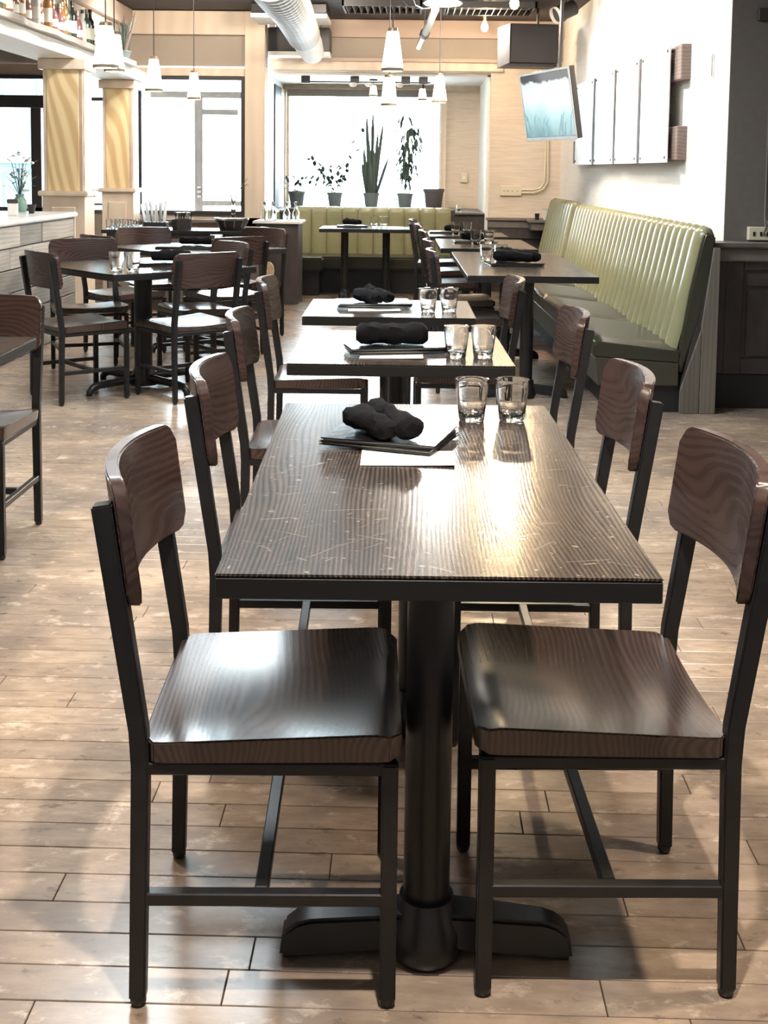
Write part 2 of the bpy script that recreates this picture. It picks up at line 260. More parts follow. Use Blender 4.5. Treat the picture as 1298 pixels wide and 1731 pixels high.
# ------------------------------------------------------------------ mesh helpers
class B:
    def __init__(s): s.bm = bmesh.new()
    def box(s, x0, x1, y0, y1, z0, z1):
        v = [s.bm.verts.new(p) for p in ((x0, y0, z0), (x1, y0, z0), (x1, y1, z0), (x0, y1, z0), (x0, y0, z1), (x1, y0, z1), (x1, y1, z1), (x0, y1, z1))]
        for f in ((0, 3, 2, 1), (4, 5, 6, 7), (0, 1, 5, 4), (1, 2, 6, 5), (2, 3, 7, 6), (3, 0, 4, 7)): s.bm.faces.new([v[i] for i in f])
        return s
    def obb(s, c, size, rot):
        m = Matrix.Translation(c) @ rot.to_4x4()
        n = len(s.bm.verts); a, b, d = (k/2 for k in size); s.box(-a, a, -b, b, -d, d)
        s.bm.verts.ensure_lookup_table()
        for v in list(s.bm.verts)[n:]: v.co = m @ v.co
        return s
    def tube(s, pts, r, n=8, phase=0, sx=1, sy=1, cap=True, ref=None):
        pts = [Vector(p) for p in pts]; rr = r if isinstance(r, (list, tuple)) else [r]*len(pts)
        t0 = (pts[1]-pts[0]).normalized(); a = Vector(ref) if ref else (Vector((0, 0, 1)) if abs(t0.z) < .9 else Vector((0, 1, 0)))
        nx = t0.cross(a).normalized(); rings = []
        for i, p in enumerate(pts):
            if i == 0: t = t0
            elif i == len(pts)-1: t = (pts[i]-pts[i-1]).normalized()
            else: t = ((pts[i]-pts[i-1]).normalized()+(pts[i+1]-pts[i]).normalized()).normalized()
            nx = (nx - t*nx.dot(t)).normalized(); ny = t.cross(nx)
            rings.append([s.bm.verts.new(p + (nx*math.cos(2*PI*k/n+phase)*sx + ny*math.sin(2*PI*k/n+phase)*sy)*rr[i]) for k in range(n)])
        for a_, b_ in zip(rings, rings[1:]):
            for k in range(n): s.bm.faces.new((a_[k], a_[(k+1) % n], b_[(k+1) % n], b_[k]))
        if cap: s.bm.faces.new(rings[0][::-1]); s.bm.faces.new(rings[-1])
        return s
    def lathe(s, prof, n=24, c=(0, 0, 0), closed=False):
        rings = []
        for r, z in prof:
            if r < 1e-6: rings.append([s.bm.verts.new((c[0], c[1], c[2]+z))])
            else: rings.append([s.bm.verts.new((c[0]+r*math.cos(2*PI*k/n), c[1]+r*math.sin(2*PI*k/n), c[2]+z)) for k in range(n)])
        for a_, b_ in zip(rings, rings[1:]):
            for k in range(n):
                q = (k+1) % n
                if len(a_) == 1 and len(b_) == 1: continue
                if len(a_) == 1: s.bm.faces.new((a_[0], b_[q], b_[k]))
                elif len(b_) == 1: s.bm.faces.new((a_[k], a_[q], b_[0]))
                else: s.bm.faces.new((a_[k], a_[q], b_[q], b_[k]))
        return s
    def prism(s, poly, a, b, axis='y'):
        def pt(p, t): return (p[0], t, p[1]) if axis == 'y' else ((t, p[0], p[1]) if axis == 'x' else (p[0], p[1], t))
        v0 = [s.bm.verts.new(pt(p, a)) for p in poly]; v1 = [s.bm.verts.new(pt(p, b)) for p in poly]
        s.bm.faces.new(v0[::-1]); s.bm.faces.new(v1)
        for i in range(len(poly)):
            j = (i+1) % len(poly); s.bm.faces.new((v0[i], v0[j], v1[j], v1[i]))
        return s
    def slab(s, f, g, nu, nv):
        """closed slab between two surfaces f(u,v), g(u,v)"""
        G = [[[s.bm.verts.new(h(i/nu, j/nv)) for j in range(nv+1)] for i in range(nu+1)] for h in (f, g)]
        for i in range(nu):
            for j in range(nv):
                s.bm.faces.new((G[0][i][j], G[0][i+1][j], G[0][i+1][j+1], G[0][i][j+1])); s.bm.faces.new((G[1][i][j], G[1][i][j+1], G[1][i+1][j+1], G[1][i+1][j]))
        for i in range(nu):
            s.bm.faces.new((G[0][i][0], G[1][i][0], G[1][i+1][0], G[0][i+1][0])); s.bm.faces.new((G[0][i][nv], G[0][i+1][nv], G[1][i+1][nv], G[1][i][nv]))
        for j in range(nv):
            s.bm.faces.new((G[0][0][j], G[0][0][j+1], G[1][0][j+1], G[1][0][j])); s.bm.faces.new((G[0][nu][j], G[1][nu][j], G[1][nu][j+1], G[0][nu][j+1]))
        return s
    def quad(s, a, b, c, d):
        s.bm.faces.new([s.bm.verts.new(p) for p in (a, b, c, d)]); return s
    def face(s, pts): s.bm.faces.new([s.bm.verts.new(p) for p in pts]); return s
    def obj(s, name, mat, parent=None, smooth=False, bev=0, seg=1, kind=None, label=None):
        bmesh.ops.recalc_face_normals(s.bm, faces=s.bm.faces)
        if bev:
            es = [e for e in s.bm.edges if len(e.link_faces) == 2 and e.calc_face_angle(0) > .6]
            bmesh.ops.bevel(s.bm, geom=es, offset=bev, segments=seg, affect='EDGES', clamp_overlap=True)
        me = bpy.data.meshes.new(name); s.bm.to_mesh(me); s.bm.free(); me.materials.append(mat)
        if smooth:
            for p in me.polygons: p.use_smooth = True
            try: me.set_sharp_from_angle(angle=.7)
            except Exception: pass
        o = bpy.data.objects.new(name, me); C.objects.link(o)
        if parent: o.parent = parent
        if kind: o['kind'] = kind
        if label: o['label'] = label
        return o
def thing(name, label, cat, loc=(0, 0, 0), rz=0, group=None):
    o = bpy.data.objects.new(name, None); C.objects.link(o); o.location = loc; o.rotation_euler = (0, 0, rz); o.empty_display_size = .1
    o['label'] = label; o['category'] = cat
    if group: o['group'] = group
    return o
def tag(o, label, cat, group=None):
    o['label'] = label; o['category'] = cat
    if group: o['group'] = group
    return o
def struct(b, name, mat, parent=None, **k):
    o = b.obj(name, mat, parent, **k)
    if not parent: o['kind'] = 'structure'
    return o
def dup(root, loc, rz, label, group=None):
    r = root.copy(); C.objects.link(r); r.location = loc; r.rotation_euler = (0, 0, rz); r['label'] = label
    if group: r['group'] = group
    for ch in list(root.children):
        c = ch.copy(); C.objects.link(c); c.parent = r
        for g in ch.children:
            d = g.copy(); C.objects.link(d); d.parent = c
    return r

# ------------------------------------------------------------------ room shell
floor = struct(B().box(-5.2, 3.2, -3.2, 15.2, -.12, -.018), 'floor', floor_base)
# floor boards run left to right; each near board is a part, the far ones are one part
PW = .0862
def plank_mesh(L):
    b = B().box(-L/2+.0008, L/2-.0008, -PW/2+.0010, PW/2-.0010, -.016, 0); me_o = b.obj('floor_plank', floor_wood, bev=.0012); return me_o
protos = {L: plank_mesh(L) for L in (.62, .84, 1.05, 1.3, 1.62)}
used = set(); far = B(); row = 0; y = 1.05
rp = random.Random(3)
while y < 15.1:
    x = -2.4 - rp.random()*1.2 if y < 5.0 else -5.1
    xe = 2.2 if y < 5 else (3.1 if y < 6.7 else 1.85)
    while x < xe:
        L = rp.choice(list(protos)); 
        half = .55*y + .35
        vis = y < 4.9 and x+L > -half and x < half
        if vis:
            src = protos[L]
            if L in used: o = src.copy(); C.objects.link(o)
            else: o = src; used.add(L)
            o.location = (x+L/2, y, -.0004*rp.random()); o.parent = floor
        else: far.box(x+.0008, x+L-.0008, y-PW/2+.001, y+PW/2-.001, -.016, -.0002-.0004*rp.random())
        x += L
    y += PW
far.obj('floor_planks', floor_wood, floor, kind='stuff')
struct(B().box(-5.2, 3.2, -3.2, 13.5, 3.0, 3.12), 'ceiling', ceil_paint)
struct(B().box(-5.2, 3.2, -3.3, -3.2, 0, 3.0), 'wall_back', grey_wall)
struct(B().box(-5.3, -5.2, -3.3, 12.9, 0, 3.0), 'wall_left', grey_wall)
# right: short grey return facing the camera at Y 6.95 and the long pale wall behind it
struct(B().box(3.2, 3.3, -3.3, 7.1, 0, 3.0), 'wall_front_right', dark_grey_wall)
b = B(); b.prism([(1.83, 6.95), (3.2, 6.95), (3.2, 7.05), (1.95, 7.05)], 0, 3.0, 'z'); struct(b, 'wall_return', dark_grey_wall)
b = B(); b.prism([(1.828, 6.955), (1.95, 6.955), (1.78, 13.5), (1.655, 13.5)], 0, 3.0, 'z'); struct(b, 'wall_right', white_wall)
# far wall right of the bay, its header, the bay itself
b = B(); b.box(.87, 1.70, 13.3, 13.45, 0, 2.56); b.box(-1.56, .87, 13.3, 13.45, 2.43, 2.56); struct(b, 'wall_far', beige_wall)
struct(B().box(-1.56, 1.70, 13.31, 13.45, 2.56, 3.0), 'wall_far_upper', grey_wall)
struct(B().box(-1.60, 1.68, 13.24, 13.31, 2.80, 2.995), 'trim_1', beam_wood, bev=.006)
struct(B().box(-1.60, 1.0, 13.25, 13.30, 2.44, 2.555), 'trim_2', trim_wood, bev=.005)
struct(B().box(-1.60, 1.0, 13.22, 13.30, 2.535, 2.575), 'trim_3', beam_wood, bev=.004)
struct(B().box(-1.70, 1.0, 13.45, 15.1, 2.40, 2.5), 'ceiling_bay', white_paint)
struct(B().box(.84, .95, 13.45, 15.1, 0, 2.42), 'wall_bay_right', white_paint)
struct(B().box(-1.72, -1.62, 13.0, 15.1, 0, 2.42), 'wall_bay_left', white_paint)
b = B(); b.box(-1.62, -1.55, 15.0, 15.1, .85, 2.4); b.box(.42, .84, 15.0, 15.1, 0, 2.4); b.box(-1.62, .42, 15.0, 15.1, 0, .85); struct(b, 'wall_bay_far', beige_wall)
struct(B().box(-1.62, .84, 14.97, 15.0, 2.34, 2.40), 'trim_4', trim_wood)
# bay window: frame, blind box, sill, pane
wn = B(); wn.box(-1.68, -1.58, 14.9, 15.0, .86, 2.36); wn.box(.34, .42, 14.9, 15.0, .86, 2.36); wn.box(-1.58, .34, 14.93, 15.0, 2.30, 2.36)
wn = wn.obj('window_1', trim_wood, bev=.006); wn['kind'] = 'structure'
B().box(-1.57, .33, 15.02, 15.03, .86, 2.31).obj('pane', pane_glass, wn)
B().box(-1.56, .32, 14.86, 14.93, 2.25, 2.335).obj('roller_blind', grey_trim, wn)
struct(B().box(-1.619, -1.604, 13.95, 14.55, .875, 2.33), 'trim_16', kick_black)
struct(B().box(-1.619, -1.60, 14.56, 14.89, .875, 2.33), 'trim_17', trim_wood)
struct(B().box(.34, .365, 14.87, 14.93, .9, 2.33), 'trim_5', white_paint)
struct(B().box(-1.62, .84, 13.55, 15.0, 0, .845), 'trim_ledge_base', wains)
struct(B().box(-1.62, .84, 13.50, 15.0, .848, .872), 'trim_ledge', grey_trim, bev=.005)
# left section with the street door and the bar windows at Y 12.7
b = B(); b.box(-5.2, -1.56, 12.7, 12.85, 2.42, 3.0); struct(b, 'wall_far_left_upper', grey_wall)
b = B(); b.box(-5.2, -1.56, 12.7, 12.85, 0, .84); b.box(-3.14, -2.94, 12.7, 12.85, .84, 2.42); b.box(-3.86, -3.56, 12.7, 12.85, .84, 2.42); b.box(-5.2, -4.9, 12.7, 12.85, .84, 2.42); b.box(-1.78, -1.56, 12.7, 12.85, .84, 2.42)
struct(b, 'wall_far_left', beige_wall)
struct(B().box(-3.0, -1.56, 12.62, 12.69, 2.745, 2.99), 'trim_6', trim_wood, bev=.005)
struct(B().box(-3.05, -1.78, 12.63, 12.69, 2.31, 2.40), 'trim_7', trim_wood, bev=.005)
struct(B().box(-5.2, -3.2, 12.63, 12.69, 2.30, 2.42), 'trim_8', beam_wood, bev=.005)
struct(B().box(-1.775, -1.56, 12.60, 12.69, 0, 2.99), 'trim_9', trim_wood, bev=.006)
struct(B().box(-2.95, -1.58, 12.60, 12.69, .72, .82), 'trim_10', beam_wood, bev=.005)
# side upper wall over the bar, its beam and the white soffit
struct(B().box(-3.2, -3.02, 4.0, 12.69, 2.385, 3.0), 'wall_over_bar', grey_wall)
struct(B().box(-3.02, -2.96, 4.0, 12.60, 2.80, 2.995), 'trim_11', beam_wood, bev=.005)
struct(B().box(-3.2, -2.80, 4.0, 12.62, 2.235, 2.335), 'trim_soffit', white_paint, bev=.004)
# street door seen through the dark frame (window_2)
wn = B(); wn.box(-2.955, -2.875, 12.6, 12.7, .84, 2.31); wn.box(-1.815, -1.775, 12.6, 12.7, .84, 2.31); wn.box(-2.875, -1.815, 12.6, 12.7, 2.27, 2.31); wn.box(-2.875, -1.815, 12.6, 12.7, .84, .885)
wn = wn.obj('window_2', black_frame, bev=.004); wn['kind'] = 'structure'
B().box(-2.872, -1.818, 12.69, 12.70, .885, 2.27).obj('pane', pane_glass, wn)
dr = B(); dr.box(-2.375, -2.285, 12.95, 13.0, .1, 2.12); dr.box(-2.285, -1.90, 12.95, 13.0, 1.92, 1.98); dr.box(-2.285, -1.80, 12.95, 13.0, .93, .985); dr.box(-2.86, -1.8, 12.95, 13.0, 2.1, 2.17); dr.box(-1.86, -1.80, 12.95, 13.0, 1.80, 2.12)
dr = dr.obj('door_1', grey_trim, bev=.004); dr['kind'] = 'structure'
for dz in (1.02, 1.07, 1.12): B().lathe([(0, 0), (.014, .003), (.014, .02), (0, .024)], 10, (-2.32, 12.93, dz)).obj('hinge_knuckle', steel, dr, smooth=True)
# window between the pillars
wn = B(); wn.box(-3.56, -3.52, 12.62, 12.7, .84, 2.30); wn.box(-3.18, -3.14, 12.62, 12.7, .84, 2.30); wn.box(-3.52, -3.18, 12.62, 12.7, 2.04, 2.075); wn.box(-3.52, -3.18, 12.62, 12.7, .84, .88); wn.box(-3.52, -3.18, 12.62, 12.7, .93, .95)
wn = wn.obj('window_3', grey_trim, bev=.003); wn['kind'] = 'structure'
B().box(-3.52, -3.18, 12.68, 12.69, .88, 2.30).obj('pane', pane_glass, wn)
# heart decal on that pane
hp = []
for k in range(40):
    t = 2*PI*k/40; hp.append(Vector((16*math.sin(t)**3, 0, 13*math.cos(t)-5*math.cos(2*t)-2*math.cos(3*t)-math.cos(4*t)))*.0026 + Vector((-3.40, 12.672, 1.06)))
B().tube(hp+[hp[0]], .0045, 6, cap=False).obj('heart_decal', grey_trim, wn, label='thin grey heart outline')
# bar window
wn = B(); wn.box(-4.9, -4.86, 12.62, 12.7, .84, 2.30); wn.box(-4.06, -3.95, 12.60, 12.7, .84, 2.02); wn.box(-4.86, -3.86, 12.6, 12.7, .84, .90); wn.box(-4.86, -3.86, 12.6, 12.7, 2.26, 2.30)
wn = wn.obj('window_4', black_frame, bev=.004); wn['kind'] = 'structure'
B().box(-4.86, -4.0, 12.69, 12.70, .90, 2.26).obj('pane', pane_glass, wn)
B().box(-4.86, -3.86, 12.45, 12.56, 1.95, 2.08).obj('blind_box', black_plastic, wn, bev=.006)

# pillars by the bar: plinth, moulding, swirl veneer panel, side strips, capital
def pillar(name, x0, x1, y0, y1, label, zb, zt):
    t = thing(name, label, 'pillar', ((x0+x1)/2, (y0+y1)/2, 0)); a = (x1-x0)/2; d = (y1-y0)/2
    B().box(-a, a, -d, d, 0, zb).obj('plinth', trim_wood, t, bev=.004)
    B().box(-a-.03, a+.03, -d-.03, d+.03, zb, zb+.045).obj('moulding', trim_wood, t, bev=.008, seg=2)
    B().box(-a+.03, a-.03, -d+.02, d-.02, zb+.045, zt-.09).obj('shaft', wains_cap, t)
    B().box(-a+.045, a-.045, -d+.004, -d+.02, zb+.045, zt-.09).obj('veneer_panel', veneer, t, bev=.003)
    B().box(a-.02, a-.006, -d+.035, d-.035, zb+.045, zt-.09).obj('veneer_panel', veneer, t, bev=.003)
    B().box(-a+.015, -a+.045, -d+.008, -d+.03, zb+.045, zt-.09).obj('corner_strip', trim_wood, t, bev=.003)
    B().box(a-.045, a-.015, -d+.008, -d+.03, zb+.045, zt-.09).obj('corner_strip', beam_wood, t, bev=.003)
    B().box(-a-.02, a+.02, -d-.02, d+.02, zt-.09, zt).obj('capital', trim_wood, t, bev=.006)
    return t
pl = pillar('pillar', -3.10, -2.74, 9.9, 10.2, 'square wooden pillar with swirling yellow veneer standing at the end of the bar', 1.09, 2.232)
B().box(-.10, .10, -.165, -.15, .72, 1.0).obj('recessed_panel', trim_wood, pl, bev=.004)
pl = pillar('pillar', -3.20, -2.87, 12.2, 12.5, 'narrower-looking square veneer pillar farther back, beside the street door frame', 1.08, 2.232)
B().box(-.09, .09, -.165, -.15, .66, .98).obj('recessed_panel', trim_wood, pl, bev=.004)

# bar counter with reclaimed boards on its face
t = thing('bar_counter', 'bar counter clad in weathered grey boards with a pale top at left', 'bar counter', (-2.75, 7.5, 0))
B().box(-.60, -.012, -2.6, 2.08, 0, .93).obj('carcass', wains, t)
B().box(-.66, .03, -2.6, 2.12, .932, .972).obj('countertop', counter_top, t, bev=.008, seg=2)
zz = 0; rb = random.Random(5); hs_ = [.165, .15, .15, .16, .15, .148]
for r_, h in enumerate(hs_):
    yy = -2.6 + rb.random()*.3 - .3
    while yy < 2.08:
        L = rb.uniform(.45, 1.05); y1 = min(yy+L, 2.08)
        if y1 - max(yy, -2.6) > .04:
            y0 = max(yy, -2.6); th = rb.uniform(.012, .022)
            B().box(-.010, th-.004, -(y1-y0)/2+.003, (y1-y0)/2-.003, .004, h-.004).obj('board', board_wood, t, bev=.003).location = (0, (y0+y1)/2, zz)
        yy += L
    zz += h
B().box(-.62, .012, 2.085, 2.11, 0, .93).obj('end_panel', trim_wood, t, bev=.003)

# ------------------------------------------------------------------ right front corner
b = B(); b.box(1.733, 3.15, 6.78, 6.95, .20, .90); b.box(1.733, 1.80, 6.755, 6.78, .20, .90); b.box(1.905, 3.15, 6.765, 6.78, .80, .90); b.box(1.80, 1.90, 6.76, 6.78, .2, .9); b.box(1.90, 3.15, 6.765, 6.78, .20, .29)
o = struct(b, 'wall_wainscot', wains, bev=.003)
B().box(1.925, 2.6, 6.768, 6.782, .705, .78).obj('panel', wains, o, bev=.006)
B().box(1.925, 2.6, 6.768, 6.782, .30, .69).obj('panel', wains, o, bev=.006)
struct(B().box(1.72, 3.15, 6.775, 6.95, 0, .195), 'baseboard_right', kick_black)
struct(B().box(1.70, 3.15, 6.70, 6.95, .925, .955), 'trim_12', wains_cap, bev=.01, seg=2)
struct(B().box(1.715, 3.15, 6.735, 6.95, .85, .924), 'trim_13', grey_trim, bev=.006)
# far right wainscot on the beige wall
b = B(); b.box(.86, 1.66, 13.24, 13.3, 0, .80); b.box(.86, 1.66, 13.20, 13.24, .60, .72); b.box(.86, .95, 13.22, 13.24, 0, .7); struct(b, 'wall_wainscot_far', wains, bev=.004)
struct(B().box(.84, 1.67, 13.16, 13.3, .80, .83), 'trim_14', grey_trim, bev=.005)
struct(B().box(.86, 1.66, 13.19, 13.24, .72, .80), 'trim_15', grey_trim, bev=.005)

# outlet board on the grey wall
t = thing('power_outlet_box', 'ivory outlet box with two cords plugged in, on dark grey wall at right', 'outlet', (2.08, 6.93, 1.0))
B().box(-.12, .14, -.03, .018, -.038, .04).obj('box', ivory, t, bev=.004)
for x in (-.09, -.05, -.01, .03, .07): B().box(x-.006, x+.006, -.034, -.029, -.012, .012).obj('socket', kick_black, t)
for dx in (-.03, .01): B().tube([(dx-.01, -.037, -.005), (dx, -.05, .03), (-.025, -.005, .09), (-.02, .01, .3), (-.025, .01, 1.0), (-.028, .01, 1.22)], .006, 8).obj('cord', grey_trim, t, smooth=True)
t = thing('junction_box', 'dark square junction box high on the grey wall at the right edge', 'junction box', (2.03, 6.945, 2.22)); B().box(-.06, .06, -.03, .004, 0, .07).obj('box', wains, t, bev=.005); B().lathe([(0, 0), (.012, .001), (.012, .006), (0, .008)], 10, (0, -.033, .03)).obj('knockout', black_plastic, t)

# ------------------------------------------------------------------ chairs
def make_chair():
    t = thing('dining_chair', 'x', 'chair')
    W = .205
    for s_ in (-1, 1):
        y = s_*W
        B().tube([(0, y, .012), (.007, y, .40), (.004, y, .46), (-.05, y, .822)], [.0185, .0200, .0205, .0225], 4, PI/4, ref=(0, 1, 0)).obj('leg', black_metal, t, bev=.003, seg=2)
        B().lathe([(0, 0), (.009, 0), (.0130, .005), (.0130, .016), (0, .018)], 12, (0, y, 0)).obj('foot_cap', black_plastic, t, smooth=True)
        B().tube([(.40, y, .012), (.40, y, .408)], .0185, 4, PI/4, ref=(0, 1, 0)).obj('leg', black_metal, t, bev=.003, seg=2)
        B().lathe([(0, 0), (.009, 0), (.0130, .005), (.0130, .016), (0, .018)], 12, (.40, y, 0)).obj('foot_cap', black_plastic, t, smooth=True)
        B().tube([(.008, y, .182), (.396, y, .182)], .0150, 4, PI/4, ref=(0, 1, 0)).obj('side_rail', black_metal, t, bev=.002)
    B().box(.185, .207, -W+.01, W-.01, .171, .193).obj('stretcher', black_metal, t, bev=.002)
    f = B(); f.box(0, .41, -W-.009, -W+.011, .388, .408); f.box(0, .41, W-.011, W+.009, .388, .408); f.box(-.006, .014, -W, W, .388, .408); f.box(.388, .409, -W, W, .388, .408)
    f.obj('seat_frame', black_metal, t, bev=.002)
    hw = .222
    def corner(u, r, full):   # half extent shrinking in rounded corners
        d = abs(u)*full - (full - r)
        return 0 if d <= 0 else r - math.sqrt(max(0, r*r-d*d))
    def top(u, v):
        x = .008 + .411*u; a = hw - (corner(2*u-1, .03, .209)); y = (2*v-1)*a
        c = 2*v-1; z = .444 + .018*u - .021*math.exp(-((u-.48)/.55)**4)*(1-c*c) - .012*max(0, (u-.88)/.12)**2
        return (x, y, z)
    def bot(u, v):
        x, y, z = top(u, v); return (x, y*.985, .4085+ .004*u)
    B().slab(top, bot, 22, 20).obj('seat', seat_wood, t, smooth=True, bev=.003, seg=2)
    H0, H1, BW = .655, .858, .222
    def bx(y, z): return .034 - .047*(1-(y/BW)**2) - .05*((z-.44)/.38)
    def bf(off):
        def f_(u, v):
            y = (2*u-1)*BW; c = corner(2*u-1, .032, BW); z = H0 + c + (H1-H0-2*c)*v + .004*(1-(y/BW)**2)
            return (bx(y, z)+off, y, z)
        return f_
    B().slab(bf(.012), bf(-.012), 32, 8).obj('backrest', chair_wood, t, smooth=True, bev=.003, seg=2)
    return t
chair0 = make_chair(); first = [True]
def chair(x, y, deg, label, group):
    if first[0]:
        first[0] = False; chair0.location = (x, y, 0); chair0.rotation_euler = (0, 0, math.radians(deg)); chair0['label'] = label; chair0['group'] = group; return chair0
    return dup(chair0, (x, y, 0), math.radians(deg), label, group)
G1 = 'chairs along the middle row of tables'; G2 = 'chairs at the two square tables on the left'; G3 = 'chairs at the tables beside the green bench'
chair(-.427, 1.986, 2, 'dark wood and black metal chair nearest the camera on the left of the front table', G1)
chair(.528, 2.046, 182, 'dark wood and black metal chair nearest the camera on the right of the front table', G1)
chair(-.452, 2.86, 2, 'second chair from the camera on the left side of the middle row', G1)
chair(.512, 2.88, 181, 'second chair from the camera on the right side of the middle row, back shining', G1)
chair(-.535, 3.94, 2, 'third chair from the camera on the left side of the middle row', G1)
chair(.545, 4.12, 181, 'third chair from the camera on the right side of the middle row', G1)
chair(-.595, 5.18, 1, 'farthest chair on the left side of the middle row, at the third table', G1)
chair(.44, 5.36, 181, 'farthest chair on the right side of the middle row, in front of the bench table', G1)
chair(-1.585, 4.31, -90, 'chair cut by the left edge of the picture, tucked under the nearest left table', 'chair at the left edge')
chair(-2.075, 6.66, 40, 'chair at the near left corner of the left square table, seen from behind', G2)
chair(-1.175, 6.74, 134, 'chair at the near right corner of the left square table, seen from behind', G2)
chair(-2.17, 7.80, -66, 'chair facing the camera at the far left of the left square table, beside the bar', G2)
chair(-1.19, 7.72, 217, 'chair with reddish back at the far right of the left square table', G2)
chair(-2.20, 8.32, 46, 'dark chair at the near left of the farther square table, mostly behind another chair', G2)
chair(-2.13, 9.42, -62, 'red-brown chair facing the camera at the far left of the farther square table', G2)
chair(-1.22, 8.35, 130, 'chair seen from behind at the near right of the farther square table', G2)
chair(-1.20, 9.56, 238, 'chair at the far right of the farther square table, next to the white cloth counter', G2)
chair(.175, 7.28, 1, 'nearest chair on the aisle side of the tables beside the green bench', G3)
chair(.165, 8.32, 2, 'second chair on the aisle side of the tables beside the green bench', G3)
chair(.145, 9.62, 1, 'third chair on the aisle side of the tables beside the green bench', G3)
chair(.115, 10.75, 0, 'fourth chair on the aisle side of the bench tables, at the far small table', G3)
chair(.06, 11.75, -3, 'farthest chair on the aisle side, standing by the bay booth table', G3)

# ------------------------------------------------------------------ tables
def t_base(t, y):
    b = B(); b.tube([(0, y, .085), (0, y, .70)], .0395, 28).obj('column', black_metal, t, smooth=True)
    B().lathe([(0, .70), (.10, .70), (.10, .708), (0, .71)], 20, (0, y, 0)).obj('top_plate', black_metal, t, smooth=True)
    b = B()
    for s_ in (-1, 1):
        b.slab(lambda u, v, s_=s_: (s_*(.02+.225*u), y+(v*2-1)*(.036-.012*u), .088-.022*u-.020*max(0, (u-.8)/.2)**2),
               lambda u, v, s_=s_: (s_*(.02+.23*u), y+(v*2-1)*(.042-.012*u), .004+.028*(1-u)), 10, 2)
    b.obj('foot', black_metal, t, smooth=True, bev=.006, seg=2)
    B().lathe([(0, .004), (.055, .004), (.064, .02), (.062, .055), (.050, .085), (.046, .11), (0, .112)], 24, (0, y-.004, 0)).obj('hub', black_metal, t, smooth=True)
def cross_base(t, rz=0, arm=.40):
    B().tube([(0, 0, .06), (0, 0, .70)], .055, 28).obj('column', black_metal, t, smooth=True)
    B().lathe([(0, .70), (.13, .70), (.13, .708), (0, .71)], 20).obj('top_plate', black_metal, t, smooth=True)
    B().lathe([(0, .02), (.085, .02), (.09, .05), (.07, .09), (.058, .12), (0, .122)], 24).obj('hub', black_metal, t, smooth=True)
    for k in range(4):
        a = rz + k*PI/2; c, s_ = math.cos(a), math.sin(a)
        B().tube([(c*.05, s_*.05, .062), (c*arm*.8, s_*arm*.8, .056), (c*arm*.93, s_*arm*.93, .047), (c*arm, s_*arm, .022), (c*arm, s_*arm, .001)], [.026, .022, .022, .021, .019], 10).obj('foot', black_metal, t, smooth=True)
def table(x, y, rz, w_, L, label, group, bases, th=.038):
    t = thing('dining_table', label, 'table', (x, y, 0), rz, group)
    B().box(-w_/2, w_/2, -L/2, L/2, .745, .75).obj('tabletop', table_wood, t, bev=.002, seg=2)
    B().box(-w_/2+.0005, w_/2-.0005, -L/2+.0005, L/2-.0005, .75-th, .7448).obj('edge_band', black_edge, t, bev=.002)
    if bases == 'cross': cross_base(t, .12)
    else:
        for yy in bases: t_base(t, yy)
    return t
GT = 'rectangular tables of the middle row'
table(.034, 2.323, .024, .657, 1.28, 'long dark wood table nearest the camera with scratched top', GT, (-.395, .42))
table(-.03, 3.95, .018, .70, .76, 'second table of the middle row, with a wide black napkin roll', GT, (.08,))
table(-.085, 5.06, .01, .705, .64, 'third and farthest table of the middle row', GT, (0,))
GB = 'tables beside the green bench'
table(.69, 7.72, .012, .75, 2.0, 'nearest and longest table beside the green bench', GB, (-.72, .72))
table(.60, 9.72, .012, .75, 1.3, 'middle table beside the green bench', GB, (-.4, .4))
table(.53, 11.15, .012, .72, .78, 'farthest small table beside the green bench', GB, (0,))
t = table(-.465, 12.22, PI/2+.01, .66, .92, 'booth table with two columns in front of the bay bench', 'booth table', (-.215, .215))
table(-1.62, 7.12, .78, .98, .98, 'large square table turned cornerwise on the left, two glasses on it', 'square tables on the left', 'cross')
table(-1.62, 8.80, .80, .98, .98, 'second square table turned cornerwise, behind the first', 'square tables on the left', 'cross')
t = table(-1.66, 3.53, .02, .76, 1.0, 'table at the left edge of the picture with only its far right corner showing', 'table at the left edge', (0,))

# ------------------------------------------------------------------ table settings
def tumbler_proto():
    b = B()
    prof = [(0, .0), (.0275, .0), (.0300, .003), (.0312, .012), (.0335, .03), (.0385, .075), (.0405, .0975), (.0402, .100), (.0385, .0998), (.0372, .090), (.0330, .045), (.0298, .024), (.027, .0185), (0, .017)]
    b.lathe(prof, 30)
    for v in b.bm.verts:   # flutes on the lower outside wall
        r = math.hypot(v.co.x, v.co.y)
        if r > .029 and v.co.z < .08:
            a = math.atan2(v.co.y, v.co.x); k = 1 - .018*abs(math.sin(5*a)); v.co.x *= k; v.co.y *= k
    return b.obj('glass_tumbler', tumbler_glass, smooth=True)
tum0 = tumbler_proto(); tused = [False]
def tumbler(x, y, z, label, group, s_=1):
    o = tum0 if not tused[0] else tum0.copy()
    if tused[0]: C.objects.link(o)
    tused[0] = True; o.location = (x, y, z); o.scale = (s_, s_, s_); o.rotation_euler = (0, 0, random.random()*3); tag(o, label, 'glass', group); return o
ZT = .7508
